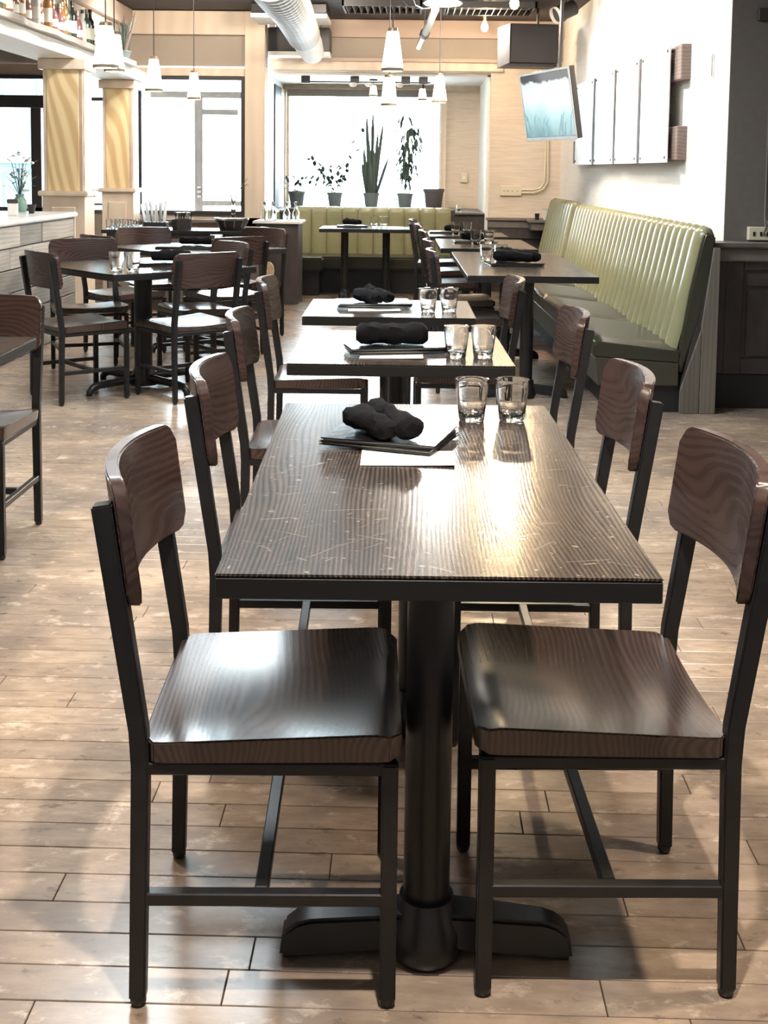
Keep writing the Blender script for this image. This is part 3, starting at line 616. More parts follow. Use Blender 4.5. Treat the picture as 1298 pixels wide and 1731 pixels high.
def napkin(x, y, z, rz, label, L=.26, R=.03, lobes=1, seed=0, tilt=0):
    b = B(); rn = random.Random(seed)
    def roll(p0, p1, R0, R1, sag):
        N = 14; n = 16; p0 = Vector(p0); p1 = Vector(p1); d = (p1-p0); nx = Vector((-d.y, d.x, 0)).normalized(); rings = []
        for i in range(N+1):
            u = i/N; c = p0 + d*u; rr = R0+(R1-R0)*u
            e = min(1, .72+4.0*min(u, 1-u)) if 0 < i < N else .62
            ring = []
            for k in range(n):
                a = 2*PI*k/n; q = mnoise.noise(Vector((c.x*18+seed, c.y*18+a*.0, math.cos(a)*1.4+u*3))) + .5*mnoise.noise(Vector((math.cos(a)*2.5, math.sin(a)*2.5, u*5+seed)))
                r_ = rr*e*(1+.34*q); px = math.cos(a)*r_; pz = math.sin(a)*r_*.80
                zc = max(c.z + pz + sag*math.sin(PI*u), .0005)
                ring.append(b.bm.verts.new((c.x+nx.x*px, c.y+nx.y*px, zc)))
            rings.append(ring)
        for a_, b_ in zip(rings, rings[1:]):
            for k in range(n): b.bm.faces.new((a_[k], a_[(k+1) % n], b_[(k+1) % n], b_[k]))
        b.bm.faces.new(rings[0][::-1]); b.bm.faces.new(rings[-1])
    if lobes == 1: roll((-L/2, 0, R*.72), (L/2, 0, R*.72), R, R*1.02, 0)
    else:
        roll((-L*.42, L*.22, R*.8), (L*.50, -L*.30, R*.72), R*1.1, R*.95, .004)
        roll((-L*.50, -L*.02, R*.8), (L*.30, -L*.44, R*.62), R*1.15, R*.85, .002)
        roll((-L*.30, L*.20, R*1.4), (-L*.02, -L*.12, R*1.1), R*.75, R*.6, .004)
    o = b.obj('cloth_napkin', napkin_cloth, smooth=True); o.location = (x, y, z); o.rotation_euler = (0, tilt, rz); tag(o, label, 'napkin', 'black napkin rolls'); return o
def menus(x, y, rz, label, w_=.30, d=.20, n=2, z=ZT, splay=.07):
    t = thing('menu_folder', label, 'menu', (x, y, z), rz, 'black menu folders')
    for k in range(n):
        z0 = .0005+k*.0095
        o = B().box(-w_/2, w_/2, -d/2, d/2, z0, z0+.0028).obj('back_cover', menu_black, t, bev=.0008); o.rotation_euler = (0, 0, splay*(k-.5))
        o2 = B().box(-w_/2+.004, w_/2-.004, -d/2+.004, d/2-.004, z0+.003, z0+.0055).obj('inner_pages', paper, t); o2.rotation_euler = o.rotation_euler
        o3 = B().slab(lambda u, v: (-w_/2+w_*u, -d/2+d*v, z0+.0088+.004*math.sin(u*PI)**2*v), lambda u, v: (-w_/2+w_*u, -d/2+d*v, z0+.0060+.004*math.sin(u*PI)**2*v), 6, 4).obj('front_cover', menu_black, t, smooth=False); o3.rotation_euler = o.rotation_euler
    return t
def sheet(x, y, rz, label, w_=.20, d=.14, z=ZT):
    t = thing('paper_sheet', label, 'paper', (x, y, z), rz, 'paper sheets under the menus')
    B().slab(lambda u, v: (-w_/2+w_*u, -d/2+d*v, .0012+.003*(1-v)*u*u), lambda u, v: (-w_/2+w_*u, -d/2+d*v, .0004+.003*(1-v)*u*u), 6, 4).obj('sheet', paper, t)
    b = B()
    for k in range(3): b.box(-w_/2+.026, -w_/2+.030, -d/2+.008+k*.010, -d/2+.014+k*.010, .0014, .0016)
    b.obj('printed_lines', grey_trim, t)
    return t
GG = 'tumblers on the middle row of tables'
tumbler(.151, 2.776, ZT, 'left one of the two clear tumblers on the nearest table', GG)
tumbler(.247, 2.783, ZT, 'right one of the two clear tumblers on the nearest table', GG)
sheet(.0, 2.39, .01, 'white printed sheet sticking out under the menus on the nearest table', .19, .13)
menus(-.038, 2.535, -.30, 'black menu folders under the bulky napkin on the nearest table', .25, .20, z=ZT+.004)
napkin(-.038, 2.53, ZT+.026, -.55, 'bulky two-lobed black napkin on the nearest table', .185, .031, 2, 1)
tumbler(.150, 3.72, ZT, 'left one of the two tumblers on the second table', GG, 1.02)
tumbler(.236, 3.73, ZT, 'right one of the two tumblers on the second table', GG, 1.02)
sheet(-.055, 3.735, .0, 'white sheet in front of the wide napkin roll on the second table', .20, .12)
menus(-.04, 3.83, .22, 'black menu folders under the wide napkin roll on the second table', .33, .16, z=ZT+.004)
napkin(-.056, 3.83, ZT+.026, .03, 'wide straight black napkin roll on the second table', .235, .043, 1, 2)
tumbler(.078, 4.93, ZT, 'left one of the two tumblers on the third table', GG)
tumbler(.166, 4.95, ZT, 'right one of the two tumblers on the third table', GG)
sheet(-.15, 4.98, .05, 'white sheet under the menus on the third table', .22, .12)
menus(-.155, 5.11, .12, 'black menu folders under the napkin on the third table', .32, .19, z=ZT+.004)
napkin(-.145, 5.08, ZT+.026, -.45, 'rumpled black napkin on the third table', .19, .034, 2, 3)
GA = 'tumblers on the bench tables'
tumbler(.50, 7.78, ZT, 'left one of the two tumblers on the nearest bench table', GA, 1.15)
tumbler(.595, 7.80, ZT, 'right one of the two tumblers on the nearest bench table', GA, 1.15)
menus(.66, 7.52, .15, 'menu folders under the napkin on the nearest bench table', .34, .22)
napkin(.67, 7.54, ZT+.025, .12, 'tent-like black napkin on the nearest bench table', .28, .044, 2, 4)
tumbler(.53, 9.62, ZT, 'left one of the two tumblers on the middle bench table', GA, 1.15)
tumbler(.64, 9.64, ZT, 'right one of the two tumblers on the middle bench table', GA, 1.15)
menus(.54, 9.84, 0, 'menu folders on the middle bench table', .36, .2); napkin(.50, 9.82, ZT+.025, 1.2, 'upright-looking black napkin on the middle bench table', .18, .04, 2, 5)
tumbler(.42, 11.05, ZT, 'left one of the two tumblers on the farthest bench table', GA, 1.2)
tumbler(.53, 11.07, ZT, 'right one of the two tumblers on the farthest bench table', GA, 1.2)
menus(.33, 11.28, 0, 'menu folders on the farthest bench table', .3, .2); napkin(.40, 11.24, ZT+.025, .3, 'small dark napkin on the farthest bench table', .16, .035, 1, 6)
tumbler(-.38, 12.28, ZT, 'left one of the two tumblers on the booth table', GA, 1.1)
tumbler(-.28, 12.29, ZT, 'right one of the two tumblers on the booth table', GA, 1.1)
menus(-.60, 12.25, 0, 'menu folders on the booth table', .32, .2); napkin(-.61, 12.26, ZT+.025, .2, 'black napkin on the booth table', .18, .034, 2, 7)
GD = 'tumblers on the square tables'
tumbler(-1.665, 6.66, ZT, 'left one of the two tumblers on the large square table', GD, 1.1)
tumbler(-1.567, 6.64, ZT, 'right one of the two tumblers on the large square table', GD, 1.1)
menus(-1.46, 7.16, .25, 'menu folders on the large square table', .46, .2); napkin(-1.45, 7.14, ZT+.025, .1, 'black napkin roll on the large square table', .24, .042, 1, 8)
tumbler(-1.40, 8.50, ZT, 'single tumbler on the farther square table', GD, 1.1)
menus(-1.62, 8.68, .1, 'menu folders on the farther square table', .5, .22); napkin(-1.58, 8.72, ZT+.025, .0, 'black napkin on the farther square table', .26, .036, 1, 9)

# ------------------------------------------------------------------ green bench along the right wall
t = thing('banquette_bench', 'long olive vinyl bench with channelled back along the white right wall', 'bench', (1.03, 6.60, 0), .015)
PITCH_C = .16
def channel_mesh(w_, prof):
    b = B(); n = 8
    def f(u, v):
        k = v*(len(prof)-1); i = min(int(k), len(prof)-2); fr_ = k-i
        x = prof[i][0]+(prof[i+1][0]-prof[i][0])*fr_; z = prof[i][1]+(prof[i+1][1]-prof[i][1])*fr_
        dx = prof[i+1][0]-prof[i][0]; dz = prof[i+1][1]-prof[i][1]; l = math.hypot(dx, dz); nx, nz = -dz/l, dx/l
        if nx > 0 and i < 3: nx, nz = -nx, -nz
        bu = .050*math.sqrt(max(0, 1-(2*u-1)**2))-.018
        return (x+nx*bu, (u-.5)*w_, z+nz*bu)
    def g(u, v):
        k = v*(len(prof)-1); i = min(int(k), len(prof)-2); fr_ = k-i
        x = prof[i][0]+(prof[i+1][0]-prof[i][0])*fr_; z = prof[i][1]+(prof[i+1][1]-prof[i][1])*fr_
        dx = prof[i+1][0]-prof[i][0]; dz = prof[i+1][1]-prof[i][1]; l = math.hypot(dx, dz)
        return (x+dz/l*.02, (u-.5)*w_, z-dx/l*.02)
    b.slab(f, g, 10, (len(prof)-1)*2); return b
prof = [(.455, .34), (.49, .50), (.53, .68), (.565, .84), (.588, .95), (.600, 1.000), (.618, 1.022), (.638, 1.020), (.650, .995), (.653, .95)]
ch0 = channel_mesh(PITCH_C*.985, prof).obj('back_channel', vinyl_olive, t, smooth=True)
NCH = 28
for k in range(NCH):
    o = ch0 if k == 0 else ch0.copy()
    if k: C.objects.link(o)
    o.parent = t; o.location = (0, .03+PITCH_C*(k+.5), 0)
b = B(); b.prism([(.475, .28), (.50, .22), (.60, .55), (.665, .93), (.668, 1.0), (.640, 1.018), (.608, 1.01), (.590, .95), (.535, .68)], 0.0, .045, 'y'); b.obj('end_pad', vinyl_seat, t, bev=.010, seg=3, smooth=True)
for k in range(4):
    y0 = -.02 + 1.16*k if k else -.0; y1 = 1.16*(k+1)-.02
    def tp(u, v, y0=y0, y1=y1):
        c = (2*v-1); e = max(abs(c), 0)**14; q = (2*u-1)
        x = .485*u; return (x, y0+(y1-y0)*v, .425 - .055*u + .016*(1-c*c) - .022*e - .03*max(0, (.10-u)/.10)**2)
    def bt(u, v, y0=y0, y1=y1): return (.008+.477*u, y0+(y1-y0)*v, .315-.03*u)
    B().slab(tp, bt, 14, 16).obj('seat_cushion', vinyl_seat, t, smooth=True, bev=.004, seg=2)
    B().tube([(.012, y0+.01, .398), (.004, (y0+y1)/2, .408), (.012, y1-.01, .398)], .006, 8).obj('piping', vinyl_olive, t, smooth=True)
b = B(); b.prism([(.01, .312), (.488, .282), (.488, .15), (.03, .15)], .0, 4.6, 'y'); b.obj('seat_box', vinyl_dark, t, bev=.006)
B().box(.10, .495, .02, 4.6, 0, .149).obj('kick_base', kick_black, t)
B().prism([(.492, 0), (.600, 0), (.600, .47), (.492, .125)], -.022, .0, 'y').obj('side_board', side_wood, t, bev=.002)
B().prism([(.603, 0), (.692, 0), (.690, .935), (.655, .935), (.603, .50)], -.022, .0, 'y').obj('side_board', side_wood, t, bev=.002)
B().prism([(.50, .02), (.69, .02), (.69, .93), (.66, .93), (.50, .16)], .002, 4.6, 'y').obj('back_carcass', wains, t)
# far end unit in the corner
t = thing('banquette_bench', 'far short unit of the green bench by the corner, its channels brighter', 'bench', (.96, 11.26, 0), .03)
for k in range(9):
    o = ch0.copy(); C.objects.link(o); o.parent = t; o.location = (.0, .09+.168*k, .015)
B().box(.0, .49, 0, 1.56, .15, .42).obj('seat_cushion', vinyl_seat, t, bev=.02, seg=3, smooth=True)
B().box(.10, .49, 0, 1.56, 0, .149).obj('kick_base', kick_black, t)
B().prism([(.50, .0), (.66, .0), (.66, .93), (.50, .16)], .02, 1.56, 'y').obj('back_carcass', wains, t)
# items at the bench's far end
t = thing('wood_ledge', 'short grey wooden ledge in the corner beyond the green bench', 'ledge', (1.45, 13.04, .80)); B().box(-.14, .14, -.14, .1, -.09, -.01).obj('apron', grey_trim, t, bev=.003); B().box(-.17, .17, -.17, .12, -.009, .02).obj('top', grey_trim, t, bev=.004)
t = thing('card_holder', 'small white card box on the ledge in the far right corner', 'card holder', (1.50, 12.98, .821)); B().box(-.05, .05, -.02, .02, 0, .12).obj('card', paper, t, bev=.003); B().box(-.055, .055, -.028, .028, .12, .128).obj('lid', ivory, t)
t = thing('candle_holder', 'small dark candle cup beside the white card box', 'candle holder', (1.38, 12.98, .821)); B().lathe([(0, 0), (.022, 0), (.026, .07), (.022, .07), (.019, .01), (0, .01)], 16).obj('cup', black_plastic, t, smooth=True); B().lathe([(0, .012), (.016, .012), (.016, .04), (0, .042)], 12).obj('candle', paper, t, smooth=True)

# ------------------------------------------------------------------ bay banquette
t = thing('bay_banquette', 'olive L-shaped booth bench with wide channels under the bay window', 'bench', (-.55, 13.0, 0))
prof2 = [(.0, .38), (-.02, .55), (-.03, .72), (-.04, .84), (-.05, .895), (-.075, .915), (-.10, .90)]
def wide_channel(w_, h0, h1):
    b = B()
    def f(u, v): return ((u-.5)*w_, -.028*math.sqrt(max(0, 1-(2*u-1)**2)) + .05*v + (.05*max(0, (v-.92)/.08)**2), h0+(h1-h0)*v+ (-.01*max(0, (v-.92)/.08)**2))
    def g(u, v): return ((u-.5)*w_, .10+.02*v, h0+(h1-h0)*v)
    return b.slab(f, g, 8, 10)
wc = wide_channel(.172, .36, .925).obj('back_channel', vinyl_olive, t, smooth=True)
for k in range(10):
    o = wc if k == 0 else wc.copy()
    if k: C.objects.link(o)
    o.parent = t; o.location = (-.66+.175*k, .32, 0)
for k in range(4):
    o = wc.copy(); C.objects.link(o); o.parent = t; o.location = (-.90+.0*k, .20-.175*k, 0); o.rotation_euler = (0, 0, PI/2)
B().box(-.86, 1.0, -.22, .36, .26, .40).obj('seat_cushion', vinyl_seat, t, bev=.02, seg=3, smooth=True)
B().box(-.86, -.38, -.50, -.225, .26, .405).obj('seat_cushion', vinyl_seat, t, bev=.02, seg=3, smooth=True)
B().box(-.84, 1.0, -.16, .42, 0, .258).obj('kick_base', kick_black, t)
B().box(-.84, -.42, -.46, -.16, 0, .258).obj('kick_base', kick_black, t)
B().box(-.87, 1.05, .43, .46, .0, .90).obj('back_board', vinyl_dark, t)

# ------------------------------------------------------------------ potted plants in the bay window
def pot(t, r, h, mat):
    B().lathe([(0, 0), (r*.70, 0), (r*.72, .004), (r*.95, h*.84), (r*1.03, h*.85), (r*1.05, h), (r*.94, h), (r*.90, h*.88), (0, h*.86)], 24).obj('pot', mat, t, smooth=True)
    B().lathe([(0, h*.868), (r*.88, h*.868), (r*.88, h*.862), (0, h*.861)], 20).obj('soil', soil, t)
def leaf(b, base, tip, w_, up_=(0, 0, 1), curl=.1):
    base = Vector(base); tip = Vector(tip); d = tip-base; s_ = d.cross(Vector(up_)); s_ = s_.normalized() if s_.length > 1e-5 else Vector((1, 0, 0)); n_ = s_.cross(d).normalized()
    L = d.length; pts = []
    for u, k in ((0, .12), (.25, .8), (.5, 1), (.78, .7)):
        c = base + d*u - n_*curl*L*(u*u)*.5; pts.append((b.bm.verts.new(c+s_*w_*k), b.bm.verts.new(c - n_*.0 + n_*w_*.25*k*-1), b.bm.verts.new(c-s_*w_*k)))
    e = b.bm.verts.new(tip - n_*curl*L*.5)
    for a, c in zip(pts, pts[1:]): b.bm.faces.new((a[0], a[1], c[1], c[0])); b.bm.faces.new((a[1], a[2], c[2], c[1]))
    b.bm.faces.new((pts[-1][0], pts[-1][1], e)); b.bm.faces.new((pts[-1][1], pts[-1][2], e))
PZ = .8722
rl = random.Random(11)
GPl = 'potted plants on the bay ledge'
t = thing('potted_plant', 'low bushy potted plant, leftmost on the bay window ledge', 'plant', (-1.41, 14.6, PZ), 0, GPl); pot(t, .105, .20, pot_grey)
b = B(); bs = B()
for k in range(34):
    a = rl.uniform(0, 2*PI); r_ = rl.uniform(.04, .16); z = .22+rl.uniform(.0, .13); p = (r_*math.cos(a), r_*math.sin(a)*.7, z); bs.tube([(0, 0, .17), p], .0025, 5)
    leaf(b, p, (p[0]+.09*math.cos(a+rl.uniform(-.7, .7)), p[1]+.05*math.sin(a), z+rl.uniform(-.03, .09)), .024)
b.obj('foliage', leaf_mat, t, kind='stuff'); bs.obj('stems', leaf_mat, t, kind='stuff')
t = thing('potted_plant', 'potted plant with long arching leafy stems, second from left on the ledge', 'plant', (-.94, 14.6, PZ), 0, GPl); pot(t, .095, .19, pot_grey)
b = B(); bs = B()
for tx, tz in ((-.30, .20), (-.33, .44), (-.28, .50), (-.20, .34), (-.08, .40), (.05, .36), (.14, .33), (.26, .55), (-.15, .25), (.12, .22), (.33, .85)):
    q = [Vector((tx*u, .05*math.sin(tx*9)*u, .17+(tz)*(u**.75) - .10*abs(tx)*u*u)) for u in (0, .25, .5, .75, 1)]; bs.tube(q, .003, 5)
    for i in range(1, 5):
        for s_ in (-1, 1):
            if rl.random() < .85:
                p = q[i]; leaf(b, p, p+Vector((rl.uniform(-.07, .07), rl.uniform(-.05, .05), s_*rl.uniform(.03, .08))), .027)
b.obj('foliage', leaf_mat, t, kind='stuff'); bs.obj('stems', leaf_mat, t, kind='stuff')
t = thing('snake_plant', 'tall spiky snake plant in the middle of the bay ledge', 'plant', (-.49, 14.6, PZ), 0, GPl); pot(t, .10, .19, pot_grey)
for k, (bx_, by_, tx, tz, w_) in enumerate([(-.03, 0, -.07, 1.03, .022), (.0, .02, .01, 1.04, .024), (.03, .0, .14, .92, .022), (-.05, .01, -.10, .60, .024), (.05, .01, .21, .48, .022), (.02, -.03, .03, .55, .026), (-.02, -.02, -.04, .72, .024), (.045, .03, .10, .66, .022), (-.06, -.02, -.12, .42, .022), (.06, -.02, .17, .36, .022), (.0, -.04, -.01, .40, .026), (.03, .04, .07, .80, .022)]):
    b = B()
    def fl(u, v, o=0):
        c = Vector((bx_+(tx-bx_)*v, by_+.03*math.sin(3*v+k), .16+tz*v)); ww = w_*(.65+.4*v)*(1 if v < .7 else max(.04, 1-((v-.7)/.3)**1.5))
        return (c.x+(2*u-1)*ww, c.y+.35*ww*abs(2*u-1)+o, c.z)
    b.slab(fl, lambda u, v: fl(u, v, .004), 4, 9); b.obj('leaf', leaf_mat, t, smooth=True)
t = thing('potted_plant', 'tall slender leafy plant, fourth from left on the bay ledge', 'plant', (-.075, 14.6, PZ), 0, GPl); pot(t, .10, .19, pot_grey)
b = B(); bs = B()
for sx_, tz in ((-.03, .75), (.02, .95), (.05, .60), (-.01, .5)):
    q = [Vector((sx_+.06*math.sin(3*u+sx_*40)*u, .02*u, .16+tz*u)) for u in (0, .2, .4, .6, .8, 1)]; bs.tube(q, .005, 6)
    for i in range(2, 6):
        for _ in range(7):
            a = rl.uniform(0, 2*PI); p = q[i]+Vector((rl.uniform(-.02, .02), 0, rl.uniform(-.06, .05))); m_ = p+Vector((.08*math.cos(a), .05*math.sin(a), .02)); leaf(b, m_, m_+Vector((.05*math.cos(a), .03*math.sin(a), -rl.uniform(.07, .15))), .021)
for _ in range(46):
    a = rl.uniform(0, 2*PI); r_ = rl.uniform(.03, .17); p = Vector((.07+r_*math.cos(a), .4*r_*math.sin(a), .86+rl.uniform(-.12, .14))); leaf(b, p, p+Vector((.05*math.cos(a), .02, -rl.uniform(.05, .14))), .021)
b.obj('foliage', leaf_mat, t, kind='stuff'); bs.obj('stems', leaf_mat, t, kind='stuff')
t = thing('planter', 'wide dark empty-looking planter at the right end of the bay ledge', 'planter', (.275, 14.55, PZ), 0, GPl); pot(t, .128, .25, pot_dark)

# small things on the bay ledge at right
t = thing('votive_glass', 'small clear votive glass on the right end of the bay ledge', 'votive', (.56, 13.75, PZ)); B().lathe([(0, 0), (.03, 0), (.035, .08), (.031, .08), (.027, .008), (0, .008)], 18).obj('cup', tumbler_glass, t, smooth=True); B().lathe([(0, .009), (.02, .009), (.02, .035), (0, .036)], 14).obj('candle', paper, t, smooth=True)
# track light under the bay header
t = thing('track_light', 'thin black ceiling track with small spot heads across the bay header', 'track light', (-.60, 13.62, 2.30))
B().box(-.62, .80, -.008, .008, .03, .045).obj('rail', black_plastic, t)
for x in (-.62, -.06, .52, .72): B().box(x-.05, x+.05, -.03, .03, .02, .098).obj('mount', black_plastic, t, bev=.004)
for x in (.72,): B().tube([(x, 0, .02), (x, -.02, -.03)], .010, 8).obj('spot_head', black_plastic, t)
for x in (-.08, .10, .45): B().lathe([(0, .0), (.03, .0), (.05, .03), (.03, .045), (0, .045)], 16, (x, -.02, -.015)).obj('spot_head', white_paint, t, smooth=True)

# ------------------------------------------------------------------ pendants
def pendant(x, y, zb, h, rt_, rb_, label, ceil=3.0, lit=True):
    t = thing('pendant_lamp', label, 'pendant lamp', (x, y, zb), 0, 'white pendant lamps')
    B().lathe([(rb_*.96, .012), (rb_, .02), (rb_*.98, h*.10), (rt_*1.08, h*.84), (rt_, h*.90), (rt_*.97, h*.90), (rb_*.93, .10*h), (rb_*.90, .014), (rb_*.96, .012)], 28).obj('glass_shade', pendant_glass, t, smooth=True)
    B().lathe([(rb_*.90, .0), (rb_*1.02, .0), (rb_*1.03, .02), (rb_*.90, .022), (rb_*.90, 0)], 28).obj('rim', pendant_rim, t, smooth=True)
    B().lathe([(0, h*.88), (rt_*.9, h*.88), (rt_*.95, h*.91), (rt_*.85, h*.98), (0, h)], 20).obj('cap', brass, t, smooth=True)
    B().tube([(0, 0, h*.99), (0, 0, ceil-zb)], .004, 6).obj('cord', cord_mat, t)
    B().lathe([(0, ceil-zb), (.05, ceil-zb-.001), (.045, ceil-zb-.02), (0, ceil-zb-.022)], 16).obj('canopy', black_plastic, t)
    if lit: light('pendant_light', 'POINT', (x, y, zb+h*.35), 7, WARM, .03)
    return t
pendant(-.137, 8.0, 2.0, .29, .038, .073, 'largest white pendant lamp hanging in the middle of the room')
pendant(-.205, 10.4, 1.90, .27, .045, .070, 'pendant lamp hanging just behind the large middle one')
pendant(.245, 10.9, 1.96, .27, .035, .068, 'pendant lamp hanging right of the middle ones, before the bay window')
pendant(-2.01, 7.8, 1.985, .30, .045, .082, 'large pendant lamp hanging in front of the bottle shelf')
pendant(-2.23, 8.9, 2.05, .30, .045, .075, 'pendant lamp half hidden behind the large one at the bottle shelf')
pendant(-2.13, 9.8, 1.965, .29, .036, .073, 'pendant lamp hanging left of the street door, second from the right of the left group')
pendant(-2.02, 11.0, 1.97, .27, .034, .062, 'rightmost and smallest pendant lamp before the street door')
pendant(-.46, 14.0, 2.20, .14, .030, .050, 'tiny pendant lamp inside the bay, left of the two', 2.4)
pendant(.115, 14.0, 2.16, .15, .032, .052, 'tiny pendant lamp inside the bay, right of the two', 2.4)
def bulb(x, y, z, label, pw, ceil=3.0):
    t = thing('bare_bulb', label, 'light bulb', (x, y, z))
    B().lathe([(0, -.05), (.022, -.045), (.036, -.02), (.038, .0), (.026, .03), (.014, .05), (.014, .06), (0, .06)], 20).obj('glass', bulb_mat, t, smooth=True)
    B().lathe([(0, .058), (.017, .06), (.02, .10), (.012, .13), (0, .13)], 14).obj('socket', brass, t, smooth=True)
    B().tube([(0, 0, .12), (0, 0, ceil-z)], .004, 6).obj('cord', cord_mat, t)
    light('bulb_light', 'POINT', (x, y-.06, z-.02), pw, (1, .74, .45), .05)
bulb(.745, 12.6, 2.88-.03, 'glowing bare bulb hanging near the far ceiling, left of the speaker', 20)
bulb(.80, 9.6, 2.68, 'glowing bare bulb cut by the top edge, above the first', 90)

# ------------------------------------------------------------------ ceiling equipment
def ring_tube(b, pts, r, n, amp, turns):
    N = turns*6; P_ = []
    for i in range(N+1):
        u = i/N*(len(pts)-1); k = min(int(u), len(pts)-2); f_ = u-k; f_ = f_
        P_.append(Vector(pts[k]).lerp(Vector(pts[k+1]), f_))
    for _ in range(40): P_ = [P_[0]]+[(P_[i-1]+P_[i]*2+P_[i+1])/4 for i in range(1, len(P_)-1)]+[P_[-1]]
    rr = [r*(1+amp*(1, 1, .8, -.9, .3, .9)[i % 6]) for i in range(N+1)]
    b.tube(P_, rr, n, cap=False)
t = thing('flexible_duct', 'white ribbed flexible air duct hanging from the dark ceiling', 'duct', (0, 0, 0))
b = B(); ring_tube(b, [(-.80, 6.6, 2.42), (-.88, 8.0, 2.50), (-.97, 9.6, 2.60), (-1.05, 11.0, 2.655), (-1.08, 11.75, 2.66)], .155, 28, .06, 28); b.obj('ribbed_hose', duct_white, t, smooth=False)
B().tube([(-1.08, 11.75, 2.66), (-1.08, 12.3, 2.63), (-1.075, 12.75, 2.585)], [.150, .145, .125], 24).obj('collar', white_paint, t, smooth=True)
for (nm, x0, x1, y0, y1, z0, z1, lb) in (('absorber', -1.63, -.87, 12.0, 12.6, 2.85, 2.99, 'black ceiling box with a white lower edge crossed by the duct, nearer one'), ('absorber', -1.60, -.90, 12.88, 13.2, 2.56, 2.86, 'black ceiling box with a white lower edge behind the duct, farther one')):
    t = thing('ceiling_unit', lb, 'ceiling unit', ((x0+x1)/2, (y0+y1)/2, z0)); a = (x1-x0)/2; d = (y1-y0)/2
    B().box(-a, a, -d, d, .045, z1-z0).obj('housing', black_plastic, t, bev=.006); B().box(-a-.004, a+.004, -d-.004, d, 0, .044).obj('white_lip', white_paint, t, bev=.004)
    for s_ in (-1, 1): B().tube([(s_*a*.7, 0, z1-z0), (s_*a*.7, 0, 3.0-z0)], .006, 6).obj('hanger', steel, t)
for (x0, x1, y0, lb) in ((-.70, .08, 11.7, 'dark slatted ceiling grille left of the white lamp'), (.30, 1.2, 11.75, 'dark slatted ceiling grille right of the white lamp')):
    t = thing('ceiling_grille', lb, 'grille', ((x0+x1)/2, y0+.28, 2.93)); a = (x1-x0)/2
    f = B(); f.box(-a, a, -.30, -.28, 0, .06); f.box(-a, a, .28, .30, 0, .06); f.box(-a, -a+.02, -.3, .3, 0, .06); f.box(a-.02, a, -.3, .3, 0, .06); f.obj('frame', black_frame, t)
    n = int(2*a/.065)
    for k in range(n):
        o = B().obb((0, 0, 0), (.006, .55, .06), Matrix.Rotation(.5, 3, 'Y')).obj('slat', wains_cap, t) if k == 0 else sl.copy()
        if k == 0: sl = o
        else: C.objects.link(o)
        o.parent = t; o.location = (-a+.05+k*.065, 0, .025)
t = thing('dish_lamp', 'white dish-shaped ceiling lamp with wire guard at the top edge', 'ceiling lamp', (.245, 10.2, 2.755))
B().lathe([(0, .03), (.07, .028), (.15, .012), (.165, .0), (.15, -.012), (.05, -.022), (0, -.024)], 32).obj('dish', basic('lamp_dish', (.9, .9, .88), .4, emit=(1, .95, .85), es=3), t, smooth=True)
B().tube([(0, 0, .03), (0, 0, .245)], .012, 8).obj('stem', steel, t)
for k in range(6):
    a = k*PI/3; B().tube([(.17*math.cos(a)-.17, .17*math.sin(a), .02), (.12*math.cos(a)-.17, .12*math.sin(a), -.03), (-.17, 0, -.045)], .003, 5).obj('guard_wire', steel, t)
light('dish_light', 'POINT', (.245, 10.2, 2.66), 75, SOFT, .12)
t = thing('ceiling_pipe', 'white and grey metal pipe with a black clamp slanting below the ceiling', 'pipe', (0, 0, 0))
B().tube([(.185, 10.4, 2.73), (.10, 11.2, 2.60)], .034, 16).obj('white_section', duct_white, t, smooth=True)
B().tube([(.10, 11.2, 2.60), (.055, 11.7, 2.545)], .030, 16).obj('grey_section', steel, t, smooth=True)
B().tube([(.108, 11.13, 2.615), (.10, 11.2, 2.60)], .045, 16).obj('clamp', black_plastic, t, smooth=True)
B().tube([(.104, 11.16, 2.62), (.104, 11.16, 3.0)], .006, 6).obj('hanger', black_plastic, t)
t = thing('loudspeaker', 'black wedge loudspeaker hung in the far right ceiling corner', 'speaker', (1.17, 12.2, 2.40), .12)
B().prism([(-.22, .03), (.27, .03), (.27, .42), (-.22, .42)], -.15, .22, 'y').obj('cabinet', black_plastic, t, bev=.008)
b = B(); b.face([(-.225, -.15, .03), (-.225, -.15, .42), (-.30, .10, .40), (-.30, .10, .0)]); b.face([(-.225, -.15, .03), (-.30, .10, .0), (-.225, .22, .03)]); b.face([(-.225, -.15, .42), (-.225, .22, .42), (-.30, .10, .40)]); b.face([(-.30, .10, .0), (-.30, .10, .40), (-.225, .22, .42), (-.225, .22, .03)]); b.face([(-.225, -.15, .03), (-.225, .22, .03), (-.225, .22, .42), (-.225, -.15, .42)]); b.obj('grille', grey_trim, t)
B().prism([(-.29, 0), (.27, .0), (.27, .028), (-.22, .028)], -.12, .2, 'y').obj('lower_flange', black_frame, t)
B().tube([(.1, .05, .42), (.1, .05, .60)], .015, 8).obj('bracket', black_plastic, t)
t = thing('spotlight_head', 'black cylinder ceiling spotlight with a white front ring, above the television', 'spotlight', (1.43, 11.4, 2.86))
ax = Vector((-.85, -.35, -.42)).normalized()
B().tube([tuple(-ax*.10), tuple(ax*.09)], .075, 24).obj('can', black_plastic, t, smooth=True); B().tube([tuple(ax*.09), tuple(ax*.125)], .080, 24, cap=False).obj('front_ring', white_paint, t, smooth=True); B().tube([(0, 0, .04), (0, 0, .14)], .012, 8).obj('stem', black_plastic, t)

